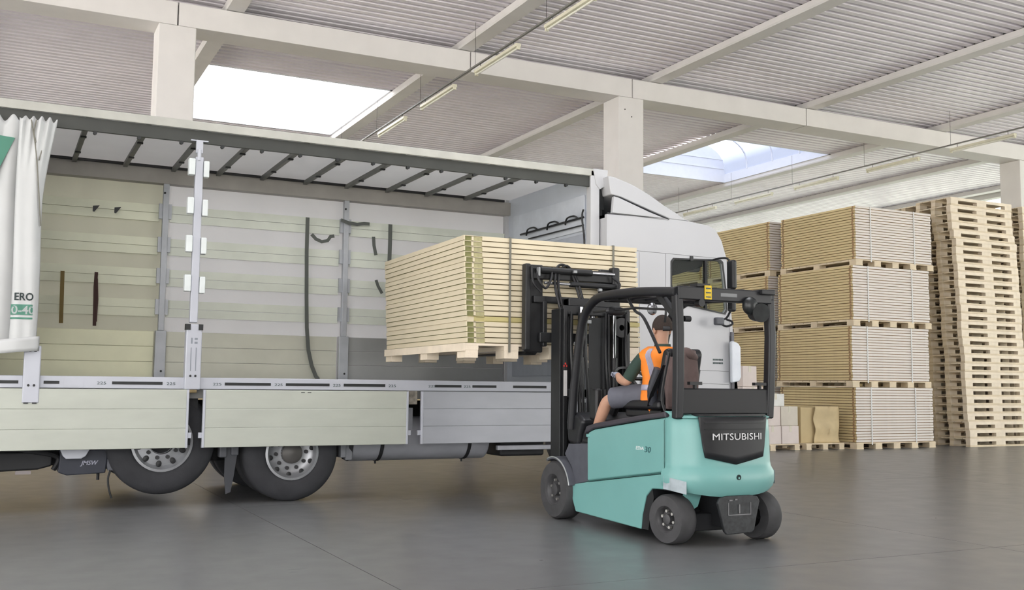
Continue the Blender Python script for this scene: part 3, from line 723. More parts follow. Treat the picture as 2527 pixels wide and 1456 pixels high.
wheel(2.905, .515, 11.37, .515, .285, 'ring')
wheel(1.56, .655, 13.03, .535, .30, 'ring'); wheel(2.905, .515, 13.04, .515, .285, 'ring'); wheel(2.905, .515, 12.71, .515, .285, 'ring')
wheel(7.72, .515, 11.05, .515, .29, 'ring'); wheel(7.72, .515, 13.04, .515, .29, 'ring')
for x, z in ((1.56, .655), (2.905, .515), (7.72, .515)):
    obj('axle', B().cyl((x, 11.3, z), (x, 13.1, z), .07, n=12), CHASS, T)
# mud guards, flap, brackets, tanks
obj('mud_flap', B().prism([(2.20, .62), (2.34, .62), (2.30, .30), (2.27, .12), (2.22, .10), (2.20, .28)], 'y', 11.1, 11.115), M('flap_grey', (66, 68, 74), .6), T)
obj('spring_bracket', B().box(2.14, 2.22, 11.08, 11.2, .48, .72).box(2.26, 2.34, 11.08, 11.2, .50, .72), M('bracket_grey', (88, 90, 96), .5), T, .015)
obj('mudguard', B().bar([(2.905+.58*math.cos(R(a)), 11.35, .515+.58*math.sin(R(a))) for a in range(20, 165, 12)], .015, .6, up=(0, 1, 0)), CHASS, T)
obj('leaf_spring', B().tube([(2.2, 11.65, .62), (2.5, 11.65, .52), (2.9, 11.65, .48), (3.3, 11.65, .52), (3.55, 11.65, .62)], .05, 8), CHASS, T)
obj('air_bellows', B().cyl((2.25, 11.9, .4), (2.25, 11.9, .75), .12, n=16), CHASS, T, .01)
obj('side_guard', B().box(3.46, 3.52, 11.1, 11.3, .45, .62).box(3.52, 3.60, 11.12, 11.2, .42, .75), M('guard_grey', (120, 122, 128), .5), T, .01)
tk = obj('fuel_tank', B().cyl((3.60, 11.33, .645), (5.28, 11.33, .645), .25, n=36), GREYT, T, .02)
for x in (3.94, 5.02): obj('tank_strap', B().lathe([(.2505, -.022), (.256, -.02), (.256, .02), (.2505, .022)], (x, 11.33, .645), 'x', 36).cyl((x, 11.33, .36), (x, 11.33, .40), .012, n=6), CHASS, tk)
obj('tank_end', B().cyl((3.56, 11.33, .645), (3.60, 11.33, .645), .23, .25, n=36), CHASS, tk)
obj('battery_box', B().box(5.45, 6.05, 11.15, 11.6, .42, .9), CHASS, T, .03)
obj('underride_bar', B().box(5.35, 6.6, 11.02, 11.08, .50, .56), GREYT, T, .01)
obj('cab_step', B().box(6.85, 7.15, 11.0, 11.4, .32, .36).box(6.85, 6.9, 11.0, 11.4, .32, .9).box(7.1, 7.15, 11.0, 11.4, .32, .9), GREYT, T, .01)
obj('exhaust', B().cyl((5.3, 12.9, .6), (6.1, 12.9, .6), .22, n=24), GREYT, T, .01)
# rear underside left of the lifted axle
obj('equipment_box', B().prism([(-.95, .37), (.0, .37), (.42, .385), (.55, .42), (.55, .56), (-.95, .56)], 'y', 11.3, 11.8), CHASS, T, .02)
obj('equipment_box', B().prism([(.60, .36), (.68, .33), (1.04, .345), (1.06, .58), (.62, .58)], 'y', 11.2, 11.6), M('box_dark_blue', (46, 50, 62), .5), T, .01)
text('plate_lettering', 'JMSW', .06, M('plate_grey', (160, 162, 178), .5), T, (.80, 11.197, .43), fit=.17, shear=.3, bold=.0015)
obj('support_arm', B().box(-1.0, .0, 11.25, 11.32, .48, .52).box(-1.0, .02, 11.25, 11.32, .40, .44), GREYT, T)
obj('bracket', B().prism([(.60, .60), (.88, .60), (.84, .525), (.80, .50), (.66, .50), (.63, .53)], 'y', 11.08, 11.13), ALU, T, .006)
obj('bracket', B().prism([(1.06, .62), (1.17, .62), (1.15, .42), (1.20, .37), (1.06, .37), (1.05, .42)], 'y', 11.15, 11.22), M('bracket_grey2', (96, 98, 106), .5), T)
obj('hanging_wire', B().tube([(1.08, 11.12, .38), (1.06, 11.12, .30), (1.07, 11.12, .2), (1.10, 11.12, .10)], .010, 6), DARKM, T)
obj('drain_pipe', B().cyl((.98, 11.3, .27), (.98, 11.3, .36), .015, n=8), CHASS, T)
obj('license_light', B().box(.22, .36, 11.27, 11.299, .345, .38), M('pale_marker', (150, 142, 142), .5), T)
obj('underbody_hose', B().tube([(-.6, 11.35, .55), (0, 11.32, .6), (.4, 11.3, .56), (.6, 11.3, .5), (.56, 11.3, .38)], .025, 8), CHASS, T)
obj('axle_beam', B().box(-.4, .9, 11.6, 12.8, .4, .6), CHASS, T, .02)

# ---- cab
CYN, CYF = 10.80, 13.30
side = [(6.86, .95), (6.86, 2.4), (6.72, 2.55), (6.72, 3.41), (7.65, 3.425), (7.97, 3.42), (8.28, 3.39), (8.40, 3.34), (8.50, 3.20), (8.58, 2.97), (8.62, 2.6), (8.68, 1.95), (8.72, 1.5), (8.78, .95), (8.72, .62), (8.30, .60), (8.27, .85), (8.12, 1.08), (7.9, 1.17), (7.5, 1.17), (7.25, 1.05), (7.12, .85), (7.08, .7), (6.9, .7)]
winr = [(7.70, 2.42), (7.70, 2.86), (7.74, 2.905), (8.46, 2.93), (8.50, 2.90), (8.545, 2.6), (8.565, 2.30), (8.53, 2.245), (7.76, 2.36)]
CAB = obj('cab', B().plate([side, winr[::-1]], 'y', CYN, CYN+.05), TRWHITE, T)
obj('cab_side', B().plate([side, winr[::-1]], 'y', CYF-.05, CYF), TRWHITE, CAB)
b = B()
for (p, q) in zip(side[1:10], side[2:11]):
    if p[0] < 8.5: b.prism([p, q, (q[0]-.0, q[1]-.04), (p[0], p[1]-.04)] if p[0] != q[0] else [p, q, (q[0]+.04, q[1]), (p[0]+.04, p[1])], 'y', CYN+.051, CYF-.051)
b.box(6.86, 6.90, CYN+.051, CYF-.051, .95, 2.42)
obj('cab_roof', b, TRWHITE, CAB)
obj('cab_front', B().prism([(8.68, 1.95), (8.72, 1.5), (8.78, .95), (8.72, .62), (8.66, .62), (8.70, .95), (8.66, 1.5), (8.62, 1.95)], 'y', CYN, CYF), TRWHITE, CAB)
obj('windshield', B().prism([(8.50, 3.15), (8.57, 2.97), (8.62, 2.6), (8.68, 1.96), (8.67, 1.96), (8.61, 2.6), (8.56, 2.97), (8.49, 3.15)], 'y', CYN+.06, CYF-.06), WGLASS, CAB)
obj('cab_floor', B().box(6.9, 8.68, CYN+.05, CYF-.05, 1.2, 1.25), BLACK, CAB)
for yy in (CYN+.02, CYF-.03):
    obj('side_window', B().prism(winr, 'y', yy, yy+.008), WGLASS, CAB)
obj('window_frame', B().plate([[(x+(.02 if x > 8 else -.02), z+(.02 if z > 2.6 else -.02)) for x, z in winr], winr[::-1]], 'y', CYN-.008, CYN+.001), BLACK, CAB)
obj('window_divider', B().box(8.22, 8.25, CYN-.006, CYN+.03, 2.29, 2.92), BLACK, CAB)
obj('window_reflector', B().prism([(7.70, 2.90), (8.22, 2.92), (8.2, 2.84), (7.95, 2.76), (7.74, 2.70)], 'y', CYN+.03, CYN+.05), M('cab_dark_lining', (48, 46, 50), .8), CAB)
obj('sun_roll', B().cyl((7.92, CYN+.12, 2.83), (8.2, CYN+.12, 2.83), .055, n=14), M('roll_grey', (122, 120, 126), .7), CAB)
obj('hook', B().box(7.98, 8.03, CYN-.02, CYN+.0, 2.90, 2.965), BLACK, CAB, .005)
obj('steering_wheel', B().lathe([(.20, 0), (.215, .015), (.23, 0), (.215, -.015), (.20, 0)], (8.28, 11.4, 2.2), 'x', 28), BLACK, CAB)
for yy in (11.25, 12.45):
    st = obj('cab_seat', B().box(7.45, 7.95, yy, yy+.5, 1.25, 1.75), M('cab_seat_grey', (70, 70, 76), .8), CAB, .05)
    obj('seat_back', B().box(7.36, 7.50, yy+.02, yy+.48, 1.74, 2.38), M('cab_seat_grey', (0, 0, 0)), st, .05)
# panel seams as thin dark grooves standing a hair proud
SEAM = M('seam_shadow', (120, 120, 122), .7)
def seam(pts, wd=.006, nm='seam'):
    obj(nm, B().bar([(x, CYN-.001, z) for x, z in pts], .006, wd, up=(0, 0, 1)) if False else B().tube([(x, CYN, z) for x, z in pts], wd/2, 5, smooth=False), SEAM, CAB)
seam([(6.72, 2.985), (8.57, 2.965)])
seam([(7.605, 2.97), (7.60, 2.4), (7.60, 1.0)])
seam([(8.585, 2.95), (8.62, 2.2), (8.62, 1.2), (8.58, .95)])
seam([(7.62, 1.50), (8.60, 1.48)]); seam([(7.62, 1.33), (8.60, 1.31)])
seam([(6.73, 3.425), (7.65, 3.41)], .007)
seam([(7.2, 2.96), (7.21, 1.2)], .006)
obj('door_handle', B().box(7.7, 7.86, CYN-.03, CYN-.002, 1.62, 1.68), BLACK, CAB, .008)
pl = obj('side_marking', B().box(8.36, 8.50, CYN-.004, CYN, 1.595, 1.600), M('marking_grey', (150, 152, 158), .5), CAB)
b = B()
for r_, z in ((0, 1.62), (1, 1.575)):
    for k in range(7): b.box(8.345+k*.024, 8.362+k*.024, CYN-.004, CYN, z, z+.022)
obj('side_marking', b, INK, CAB)
# air deflector: spoiler and side fin
obj('side_fin', B().prism([(6.80, 3.43), (7.60, 3.425), (7.35, 3.49), (6.90, 3.63), (6.82, 3.645)], 'y', CYN-.01, CYN+.05), TRWHITE, CAB, .008)
obj('side_fin', B().prism([(6.80, 3.43), (7.60, 3.425), (7.35, 3.49), (6.90, 3.63), (6.82, 3.645)], 'y', CYF-.05, CYF), TRWHITE, CAB, .008)
sp = [(6.78, 3.665), (6.74, 3.90), (6.86, 3.885), (7.10, 3.82), (7.34, 3.725), (7.58, 3.60), (7.76, 3.52), (7.90, 3.45), (8.0, 3.422), (7.68, 3.425), (7.36, 3.515), (6.92, 3.645)]
DF = obj('air_deflector', B().prism(sp, 'y', CYN, CYF), TRWHITE, CAB, .03, seg=3)
obj('deflector_gap', B().tube([(6.80, CYN-.002, 3.652), (6.92, CYN-.002, 3.637), (7.36, CYN-.002, 3.503), (7.66, CYN-.002, 3.42)], .005, 5, smooth=False), DARKM, CAB)
# corner deflector and mirrors
obj('corner_deflector', B().prism([(8.585, 1.33), (8.575, 1.86), (8.60, 1.88), (8.69, 1.85), (8.725, 1.80), (8.73, 1.41), (8.70, 1.35)], 'y', CYN-.10, CYN-.04), M('deflector_pale', (214, 220, 228), .35), CAB, .02)
obj('corner_recess', B().box(8.63, 8.67, CYN-.03, CYN-.001, 1.25, 2.0), M('recess_grey', (110, 110, 116), .6), CAB)
obj('mirror_arm', B().tube([(8.36, CYN-.0, 2.94), (8.38, CYN-.12, 2.95), (8.41, CYN-.22, 2.94), (8.42, CYN-.28, 2.88)], .013, 8), BLACK, CAB)
obj('mirror_arm', B().tube([(8.50, CYN-.0, 2.16), (8.46, CYN-.14, 2.17), (8.42, CYN-.28, 2.26)], .014, 8), BLACK, CAB)
obj('mirror_housing', B().box(8.395, 8.47, CYN-.36, CYN-.22, 2.53, 2.91), BLACK, CAB, .03, seg=3)
obj('mirror_housing', B().box(8.395, 8.465, CYN-.35, CYN-.23, 2.24, 2.50), BLACK, CAB, .03, seg=3)
obj('mirror_housing', B().box(8.25, 8.38, CYN-.21, CYN-.13, 2.07, 2.17), M('mirror_grey', (84, 86, 92), .5), CAB, .02)
obj('mirror_arm', B().tube([(8.36, CYN-.17, 2.08), (8.44, CYN-.17, 2.06), (8.53, CYN-.17, 2.09), (8.56, CYN-.12, 2.13), (8.56, CYN-.02, 2.16)], .014, 8), BLACK, CAB)
obj('bumper', B().box(8.60, 8.84, CYN, CYF, .35, .64), GREYT, CAB, .03)
obj('headlight', B().box(8.72, 8.85, CYN+.05, CYN+.35, .66, .84).box(8.72, 8.85, CYF-.35, CYF-.05, .66, .84), WINK, CAB, .02)

# straps hanging in the body (each hangs free: things of their own)
def hang(lab, pts, w_, mat, grp='lashing straps hanging inside the truck body'):
    t = obj('lashing_strap', B().bar(pts, w_, .006, up=(0, 1, 0)), mat); tag(t, lab, 'strap', grp); return t
yb = FY_-.185
hang('long grey strap curving down to the deck left of the white far post', [(3.60, yb, 3.46), (3.60, yb, 3.0), (3.615, yb, 2.4), (3.63, yb, 2.0), (3.66, yb, 1.7), (3.71, yb, 1.5), (3.77, yb, 1.36), (3.80, yb-.02, 1.32)], .05, STRAPG)
hang('short sagging grey strap end right of the long hanging strap', [(3.66, yb, 3.24), (3.72, yb, 3.18), (3.80, yb, 3.15), (3.88, yb, 3.17), (3.92, yb, 3.23), (3.97, yb, 3.24)], .045, STRAPG)
hang('grey strap looped sideways over the top of the right far post', [(4.05, yb-.02, 3.46), (4.16, yb-.02, 3.43), (4.28, yb-.01, 3.42), (4.38, yb, 3.44), (4.46, yb, 3.44)], .045, STRAPG)
hang('straight grey strap hanging just above the carried panels', [(4.76, yb, 3.46), (4.76, yb, 3.2), (4.755, yb, 2.9), (4.76, yb, 2.6)], .055, STRAPG)
hang('short slanting grey strap left of the straight one', [(4.52, yb, 3.27), (4.53, yb, 3.15), (4.56, yb, 3.02)], .045, STRAPG)
hang('short grey strap end touching the left edge of the carried panels', [(4.57, yb, 2.68), (4.60, yb, 2.60), (4.66, yb, 2.50)], .04, STRAPG)
hang('olive brown strap hanging beside the bunched curtain', [(.655, yb, 2.57), (.66, yb, 2.3), (.665, yb, 1.95)], .045, M('strap_olive', (118, 100, 58), .8))
hang('dark maroon strap pair hanging on the cream laths', [(1.03, yb, 2.58), (1.025, yb, 2.4), (1.03, yb, 2.2), (1.035, yb, 1.93)], .04, M('strap_maroon', (70, 48, 44), .8))
hang('thin dark strap tail beside the maroon strap', [(1.04, yb-.01, 2.5), (1.055, yb-.01, 2.25), (1.05, yb-.01, 1.98)], .02, M('strap_maroon', (0, 0, 0)))
for x, lab in ((.955, 'left small grey wedge clip high on the far laths'), (1.20, 'right small grey wedge clip high on the far laths')):
    t = obj('wedge_clip', B().prism([(x, 3.38), (x+.075, 3.39), (x+.055, 3.36), (x+.02, 3.31), (x, 3.315)], 'y', yb-.03, yb-.01), DARKM); tag(t, lab, 'clip', 'wedge clips on the far laths')
# ================================================================ FORKLIFT
FO = Vector((5.40, 6.95, 0))
F = thing('forklift', 'teal electric forklift truck with black overhead guard, seen from behind', 'forklift', FO)
def L(*p): return Vector(p)+FO
class FB(B):
    """same collector, shapes given from the forklift's rear axle centre"""
    pass
def fobj(name, b, mat, parent=None, **k):
    bmesh.ops.translate(b.bm, verts=b.bm.verts, vec=FO)
    return obj(name, b, mat, parent or F, **k)
# chassis side profile (y, z)
prof = [(1.60, .335), (1.47, .10), (.38, .075), (.36, .20), (.30, .36), (.22, .425), (.03, .435), (.03, .565), (1.25, .392)]
for sx in (-1, 1):
    fobj('chassis_skirt', B().prism(prof, 'x', sx*.50, sx*.44), TEAL, bevel=.012)
    p2 = [(1.25, .402), (.03, .575), (.03, 1.015), (.30, .985), (1.14, .875), (1.235, .845), (1.255, .80)]
    fobj('side_cover', B().prism(p2, 'x', sx*.505, sx*.40), TEAL, bevel=.018)
fobj('body_core', B().box(-.42, .42, .25, 1.6, .14, .85), CHASS)
fobj('arch_liner', B().box(-.44, .44, -.12, .36, .42, .90), BLACK)
fobj('arch_liner', B().prism([(.38, .08), (.36, .20), (.30, .355), (.22, .42), (.20, .35), (.26, .2), (.28, .08)], 'x', -.49, .49), BLACK)
# hood deck / seat deck
fobj('seat_deck', B().prism([(.0, 1.02), (.02, 1.065), (.35, 1.03), (1.10, .935), (1.27, .90), (1.30, .83), (1.22, .85), (1.14, .88), (.3, .99)], 'x', -.51, .51), HOODG, bevel=.015)
# counterweight
def plan(w, d, n=18, front=.05):
    pts = [(w, front)]
    for k in range(n+1):
        a = math.pi*k/n; x = w*math.copysign(abs(math.cos(a))**.62, math.cos(a)); y = -.02-d*math.sin(a)**.95
        pts.append((x, y))
    pts.append((-w, front)); return pts
levels = [(.385, .485, .225, .055), (.43, .515, .25, .04), (.50, .522, .265, 0), (.575, .522, .265, 0), (.62, .50, .235, 0), (.66, .495, .225, 0), (.90, .492, .215, 0), (1.0, .488, .205, 0), (1.035, .47, .19, 0)]
b = B(); rings = []
for z, w_, d, lift in levels:
    rings.append([b.bm.verts.new(Vector((x, y, z+lift*min(1, abs(x)/w_)**2))) for x, y in plan(w_, d)])
for a, c in zip(rings, rings[1:]):
    n_ = len(a)
    for k in range(n_): b._f([a[k], a[(k+1) % n_], c[(k+1) % n_], c[k]])
b._f(rings[0][::-1]); b._f(rings[-1])
CW = fobj('counterweight', b, TEAL, smooth=True)
def ysurf(x, z=.8):
    w_, d = (.492, .22) if z > .64 else (.522, .265)
    c_ = min(1, abs(x)/w_)**(1/.62); a = math.acos(c_)
    return -.02-d*math.sin(a)**.95
# top corner horns
for sx in (-1, 1):
    fobj('corner_cap', B().grid(lambda a, c: (sx*(.34+.15*a), ysurf(.34+.15*a)*(1-c)+.04*c, 1.02+.045*math.sin(c*math.pi/2)), 8, 8), TEAL, CW, smooth=True, solid=.01)
# vent cover
def vz(x): return 1.0+.05*(1-0)*0+.025, (.665+(.70-.665)*0 if False else .0)
def vbot(x):
    ax = abs(x)
    return .645+.06*(ax/.30) if ax < .30 else .705+(ax-.30)*(1.02-.705)/.045
VC = fobj('vent_cover', B().grid(lambda a, c: ((-.345+.69*a), ysurf(-.345+.69*a)-.012, min(1.028, vbot(-.345+.69*a))+(1.03-min(1.028, vbot(-.345+.69*a)))*c), 40, 6), BLACK, CW, smooth=True, solid=.012)
for z in (.98, .93):
    fobj('vent_slat', B().bar([(x/50, ysurf(x/50)-.022, z) for x in range(-15, 16)], .008, .006), DARKM, VC)
def wt(p): q = p-FO; return Vector((q.x, ysurf(q.x)-.026+(q.y+.3), q.z))+FO
text('lettering', 'MITSUBISHI', .075, M('badge_silver', (214, 214, 216), .4), VC, L(-.235, -.3, .845), fit=.50, warp=wt, ext=.001)
fobj('tow_hole', B().cyl((0, -.29, .545), (0, -.27, .545), .022, n=16), M('hole_dark', (24, 44, 44), .8), CW)
fobj('tow_pin', B().cyl((0, -.292, .54), (0, -.272, .54), .009, n=8), TEAL, CW)
# scuffed corners
fobj('scuff', B().grid(lambda a, c: (-(.523-.075*a**1.5), ysurf(.523-.075*a**1.5, .5)-.004 if a > .1 else .02-.05*a*0, .445+.10*c-.03*a), 10, 3), TEALW, CW, solid=.002)
fobj('scuff', B().grid(lambda a, c: (.524-.05*a, ysurf(.522-.05*a, .5)-.003, .47+.11*c), 10, 3), TEALW, CW, solid=.002)
# tow plate
fobj('tail_guard', B().prism([(-.21, .345), (-.19, .385), (-.12, .40), (.12, .40), (.19, .39), (.215, .35), (.20, .30), (.155, .12), (.13, .10), (-.12, .095), (-.145, .12), (-.19, .28)], 'y', -.285, -.255), M('guard_worn_black', (48, 50, 52), .45, .2, .35, 30), bevel=.008)
tg = fobj('guard_frame', B().box(-.11, .12, -.289, -.284, .245, .252).box(-.11, -.104, -.289, -.284, .25, .345).box(.114, .12, -.289, -.284, .25, .345).box(-.005, .007, -.292, -.284, .26, .33).box(-.10, -.07, -.292, -.285, .36, .37).box(-.045, -.02, -.292, -.285, .365, .375), M('worn_edge', (120, 120, 122), .4, .5), None)
fobj('steer_axle', B().box(-.34, .34, -.06, .08, .10, .24).box(-.1, .1, -.2, .1, .14, .40), CHASS, bevel=.01)
fobj('axle_bracket', B().prism([(-.34, .44), (-.20, .40), (-.24, .30), (-.30, .27), (-.38, .34)], 'y', -.06, -.02), TEAL)
# wheels
def fwheel(x, y, R_, wd, side, steer=0):
    c = (0, 0, 0)
    s_ = side
    t = B().lathe([(R_*.50, .012*s_), (R_*.55, .0), (R_*.93, .004*s_), (R_, .03*s_), (R_, (wd-.03)*s_), (R_*.93, wd*s_), (R_*.5, wd*s_)], c, 'x', 48)
    rm = B().lathe([(R_*.52, .012*s_), (R_*.48, .02*s_), (R_*.42, .06*s_), (R_*.22, .065*s_), (R_*.20, .02*s_), (R_*.10, .015*s_), (.0005, .015*s_)], c, 'x', 32)
    mt_ = Matrix.Translation((x, y, R_)) @ Matrix.Rotation(R(steer), 4, 'Z')
    for q in (t, rm): bmesh.ops.transform(q.bm, matrix=mt_, verts=q.bm.verts)
    o = fobj('wheel', t, M('solid_tyre', (66, 66, 68), .75, 0, .15, 12), smooth=True)
    fobj('rim', rm, M('fork_rim_dark', (74, 74, 76), .5, .2), o, smooth=True)
    for k in range(6):
        a = math.pi*2*k/6+.3
        q = B().cyl((.055*s_, R_*.33*math.cos(a), R_*.33*math.sin(a)), (.03*s_, R_*.33*math.cos(a), R_*.33*math.sin(a)), .013, n=6)
        bmesh.ops.transform(q.bm, matrix=mt_, verts=q.bm.verts); fobj('wheel_nut', q, M('nut_steel', (176, 174, 170), .35, .6), o)
fwheel(-.565, 1.79, .275, .21, 1)
fwheel(.565, 1.79, .275, .21, -1)
fwheel(-.515, .01, .20, .17, 1, 9)
fwheel(.515, .01, .20, .17, -1, 9)
fobj('drive_axle', B().cyl((-.4, 1.79, .275), (.4, 1.79, .275), .09, n=16), CHASS)
# fenders and steps
for sx in (-1, 1):
    arc = [(1.79+.315*math.cos(R(a)), .275+.315*math.sin(R(a))) for a in range(112, 15, -8)]
    fobj('fender', B().prism([(y, z) for y, z in [(1.79-.315*math.cos(R(a)), .275+.315*math.sin(R(a))) for a in range(12, 118, 8)]]+[(y, z) for y, z in [(1.79-.292*math.cos(R(a)), .275+.292*math.sin(R(a))) for a in range(116, 11, -8)]], 'x', sx*.56, sx*.34), STEPG, smooth=True)
    fobj('fender_trim', B().tube([(sx*.562, 1.79-.31*math.cos(R(a)), .275+.31*math.sin(R(a))) for a in range(12, 118, 10)], .007, 6), M('trim_pale', (168, 172, 172), .35, .3))
    fobj('step_panel', B().prism([(1.25, .395), (1.50, .345), (1.56, .50), (1.70, .62), (1.62, .72), (1.27, .74)], 'x', sx*.49, sx*.40), STEPG, bevel=.012)
fobj('floor_plate', B().box(-.44, .44, 1.22, 1.72, .66, .72), BLACK, bevel=.01)
fobj('dash_cowl', B().prism([(1.50, .70), (1.70, .72), (1.74, .95), (1.66, 1.02), (1.50, 1.0), (1.40, .94), (1.46, .82)], 'x', -.46, .46), BLACKP, bevel=.04, seg=3)
fobj('steering_column', B().tube([(-.06, 1.55, .95), (-.06, 1.40, 1.15), (-.06, 1.22, 1.30)], .04, 10), BLACK)
sw = B().lathe([(.155, 0), (.17, .015), (.185, 0), (.17, -.015), (.155, 0)], (0, 0, 0), 'z', 28).box(-.16, .16, -.015, .015, -.01, .01).box(-.015, .015, -.16, .02, -.01, .01)
bmesh.ops.transform(sw.bm, matrix=Matrix.Translation((-.08, 1.16, 1.34)) @ Matrix.Rotation(R(38), 4, 'X'), verts=sw.bm.verts)
fobj('steering_wheel', sw, BLACK, smooth=True)
fobj('control_pod', B().box(.12, .40, 1.05, 1.35, 1.0, 1.22), BLACK, bevel=.04)
for k in range(4): fobj('lever', B().cyl((.16+.06*k, 1.2, 1.2), (.15+.06*k, 1.17, 1.36), .009, n=8).ball((.15+.06*k, 1.17, 1.37), .02), BLACK)
fobj('armrest_console', B().box(-.44, -.36, 1.2, 1.34, .95, 1.25), BLACK, bevel=.03)
FO = FO+Vector((-.02, .05, 0))
# seat
fobj('seat_base', B().box(-.30, .18, .30, .85, 1.0, 1.07), BLACK, bevel=.02)
fobj('seat_cushion', B().box(-.33, .20, .28, .88, 1.07, 1.15), BLACKP, bevel=.03, seg=3)
sb = fobj('seat_back', B().prism([(.28, 1.10), (.37, 1.13), (.34, 1.35), (.27, 1.58), (.20, 1.60), (.17, 1.55), (.23, 1.3)], 'x', -.30, .06), BLACKP, bevel=.04, seg=3)
for pts in ([(-.30, .40, 1.12), (-.33, .37, 1.25), (-.31, .30, 1.42)], [(.07, .40, 1.12), (.09, .37, 1.25), (.07, .30, 1.42)]): fobj('seat_bolster', B().tube(pts, .045, 10), M('bolster_grey', (52, 54, 62), .5), sb, smooth=True)
fobj('seat_belt', B().bar([(-.33, .42, 1.10), (-.36, .34, 1.2), (-.33, .2, 1.45)], .04, .004), BLACK)
FO = Vector((5.40, 6.95, 0))
# overhead guard
for sx in (-1, 1):
    fobj('guard_post', B().bar([(sx*.465, -.10, 1.01), (sx*.47, -.12, 1.35), (sx*.475, -.13, 1.7), (sx*.475, -.115, 2.02)], .075, .075, up=(0, 1, 0)), BLACKP, bevel=.015)
    fobj('guard_post', B().bar([(sx*.49, -.125, 2.04), (sx*.49, .40, 2.075), (sx*.49, .95, 2.085), (sx*.49, 1.15, 2.055), (sx*.49, 1.28, 1.98), (sx*.49, 1.37, 1.86), (sx*.48, 1.46, 1.6), (sx*.47, 1.56, 1.2), (sx*.46, 1.62, .86)], .06, .085, up=(1, 0, 0)) if False else
         B().tube([(sx*.49, -.125, 2.035), (sx*.49, .40, 2.075), (sx*.49, .95, 2.085), (sx*.49, 1.15, 2.055), (sx*.49, 1.29, 1.97), (sx*.49, 1.38, 1.84), (sx*.48, 1.46, 1.6), (sx*.47, 1.56, 1.2), (sx*.46, 1.62, .86)], .042, 10), BLACKP, smooth=True)
fobj('guard_header', B().box(-.49, .475, -.16, -.08, 1.975, 2.085), BLACKP, bevel=.012)
fobj('guard_header', B().box(-.49, .49, .92, 1.0, 2.03, 2.11), BLACKP, bevel=.012)
for k in range(6):
    fobj('guard_bar', B().box(-.38+.145*k, -.35+.145*k, -.1, .95, 2.055, 2.095), BLACKP)
fobj('header_slot', B().box(-.07, .10, -.163, -.159, 2.015, 2.045), M('slot_grey', (128, 130, 132), .5), bevel=.002)
fobj('yellow_label', B().box(-.235, -.165, -.166, -.16, 1.985, 2.10), YELLOW)
for k in range(3): fobj('label_print', B().box(-.225, -.175, -.168, -.1665, 2.0+.035*k, 2.01+.035*k), INK)
fobj('guard_bracket', B().box(-.30, -.17, -.15, -.05, 2.09, 2.115), BLACK)
fobj('small_lamp', B().cyl((-.26, -.16, 1.955), (-.26, -.10, 1.955), .032, n=14).cyl((-.26, -.13, 1.98), (-.26, -.13, 1.95), .01), BLACK)
fobj('rear_work_lamp', B().cyl((.29, -.24, 1.89), (.31, -.13, 1.90), .080, .07, n=20).ball((.22, -.18, 1.95), .07, (1, .8, 1.1)), M('lamp_worn_black', (34, 37, 38), .35, 0, .5, 18), smooth=True)
fobj('lamp_bracket', B().box(.34, .48, -.2, -.06, 2.05, 2.095), BLACK, bevel=.008)
# hanging lead above lamp
fobj('guard_panel', B().box(-.455, .455, -.135, -.105, 1.045, 1.258), M('guard_panel_black', (24, 25, 28), .5), bevel=.015, seg=3)
fobj('rear_ledge', B().prism([(x/100, ysurf(x/100)-.012) for x in range(-34, 35, 4)]+[(.36, -.06), (-.36, -.06)], 'z', 1.034, 1.05), BLACK)
fobj('rear_grip', B().cyl((-.42, -.13, 1.82), (-.36, -.13, 1.82), .024, n=12).cyl((-.50, -.05, 1.74), (-.55, -.02, 1.74), .02, n=12), BLACK)
# interior mirror, lamp under guard
fobj('front_work_lamp', B().ball((-.40, .35, 1.93), .045, (1, 1, 1.2)), CHROME)
fobj('guard_cable', B().tube([(-.46, .1, 2.0), (-.47, .05, 1.9), (-.46, .08, 1.8)], .01, 6).tube([(-.47, .62, 2.03), (-.46, .52, 1.92), (-.45, .4, 1.85), (-.46, .15, 1.55)], .014, 6), BLACK)
fobj('roof_brace', B().bar([(-.46, -.08, 1.84), (-.46, .16, 2.04)], .05, .05), BLACKP)
fobj('wiper_bar', B().tube([(-.47, .0, 1.90), (-.47, .5, 1.945), (-.47, 1.2, 1.95)], .010, 6, smooth=False), BLACK)
fobj('driver_mirror', B().ball((-.45, .85, 1.94), .07, (1.6, .4, .6)), BLACK)
for x, y in ((-.33, -.15), (.36, -.12)):
    fobj('panel_hinge', B().box(x-.06, x+.06, y-.02, y+.02, 1.285, 1.31).box(x-.01, x+.01, y-.015, y+.015, 1.255, 1.29), BLACK)
fobj('side_grab_rail', B().tube([(-.48, .04, 1.05), (-.49, .08, 1.2), (-.47, .0, 1.55)], .012, 6), BLACK)
# side badge
for nm, s_, y0, sz, mt_, ft, z0 in (('lettering', 'EDiA', .44, .042, WINK, .115, .735), ('lettering', '30', .31, .07, M('badge_teal_dark', (50, 96, 98), .5), .09, .72)):
    text(nm, s_, sz, mt_, F, L(-.507, y0, z0), xdir=(0, -1, 0), fit=ft, shear=.15)
fobj('panel_seam', B().tube([(-.505, .03, .44), (-.505, .03, 1.0)], .004, 5, smooth=False).tube([(-.506, 1.25, .398), (-.506, .03, .571)], .004, 5, smooth=False), M('seam_teal_dark', (60, 104, 100), .7))
fobj('reflector', B().box(-.515, -.50, 1.20, 1.255, .80, .83), TEAL, bevel=.006)

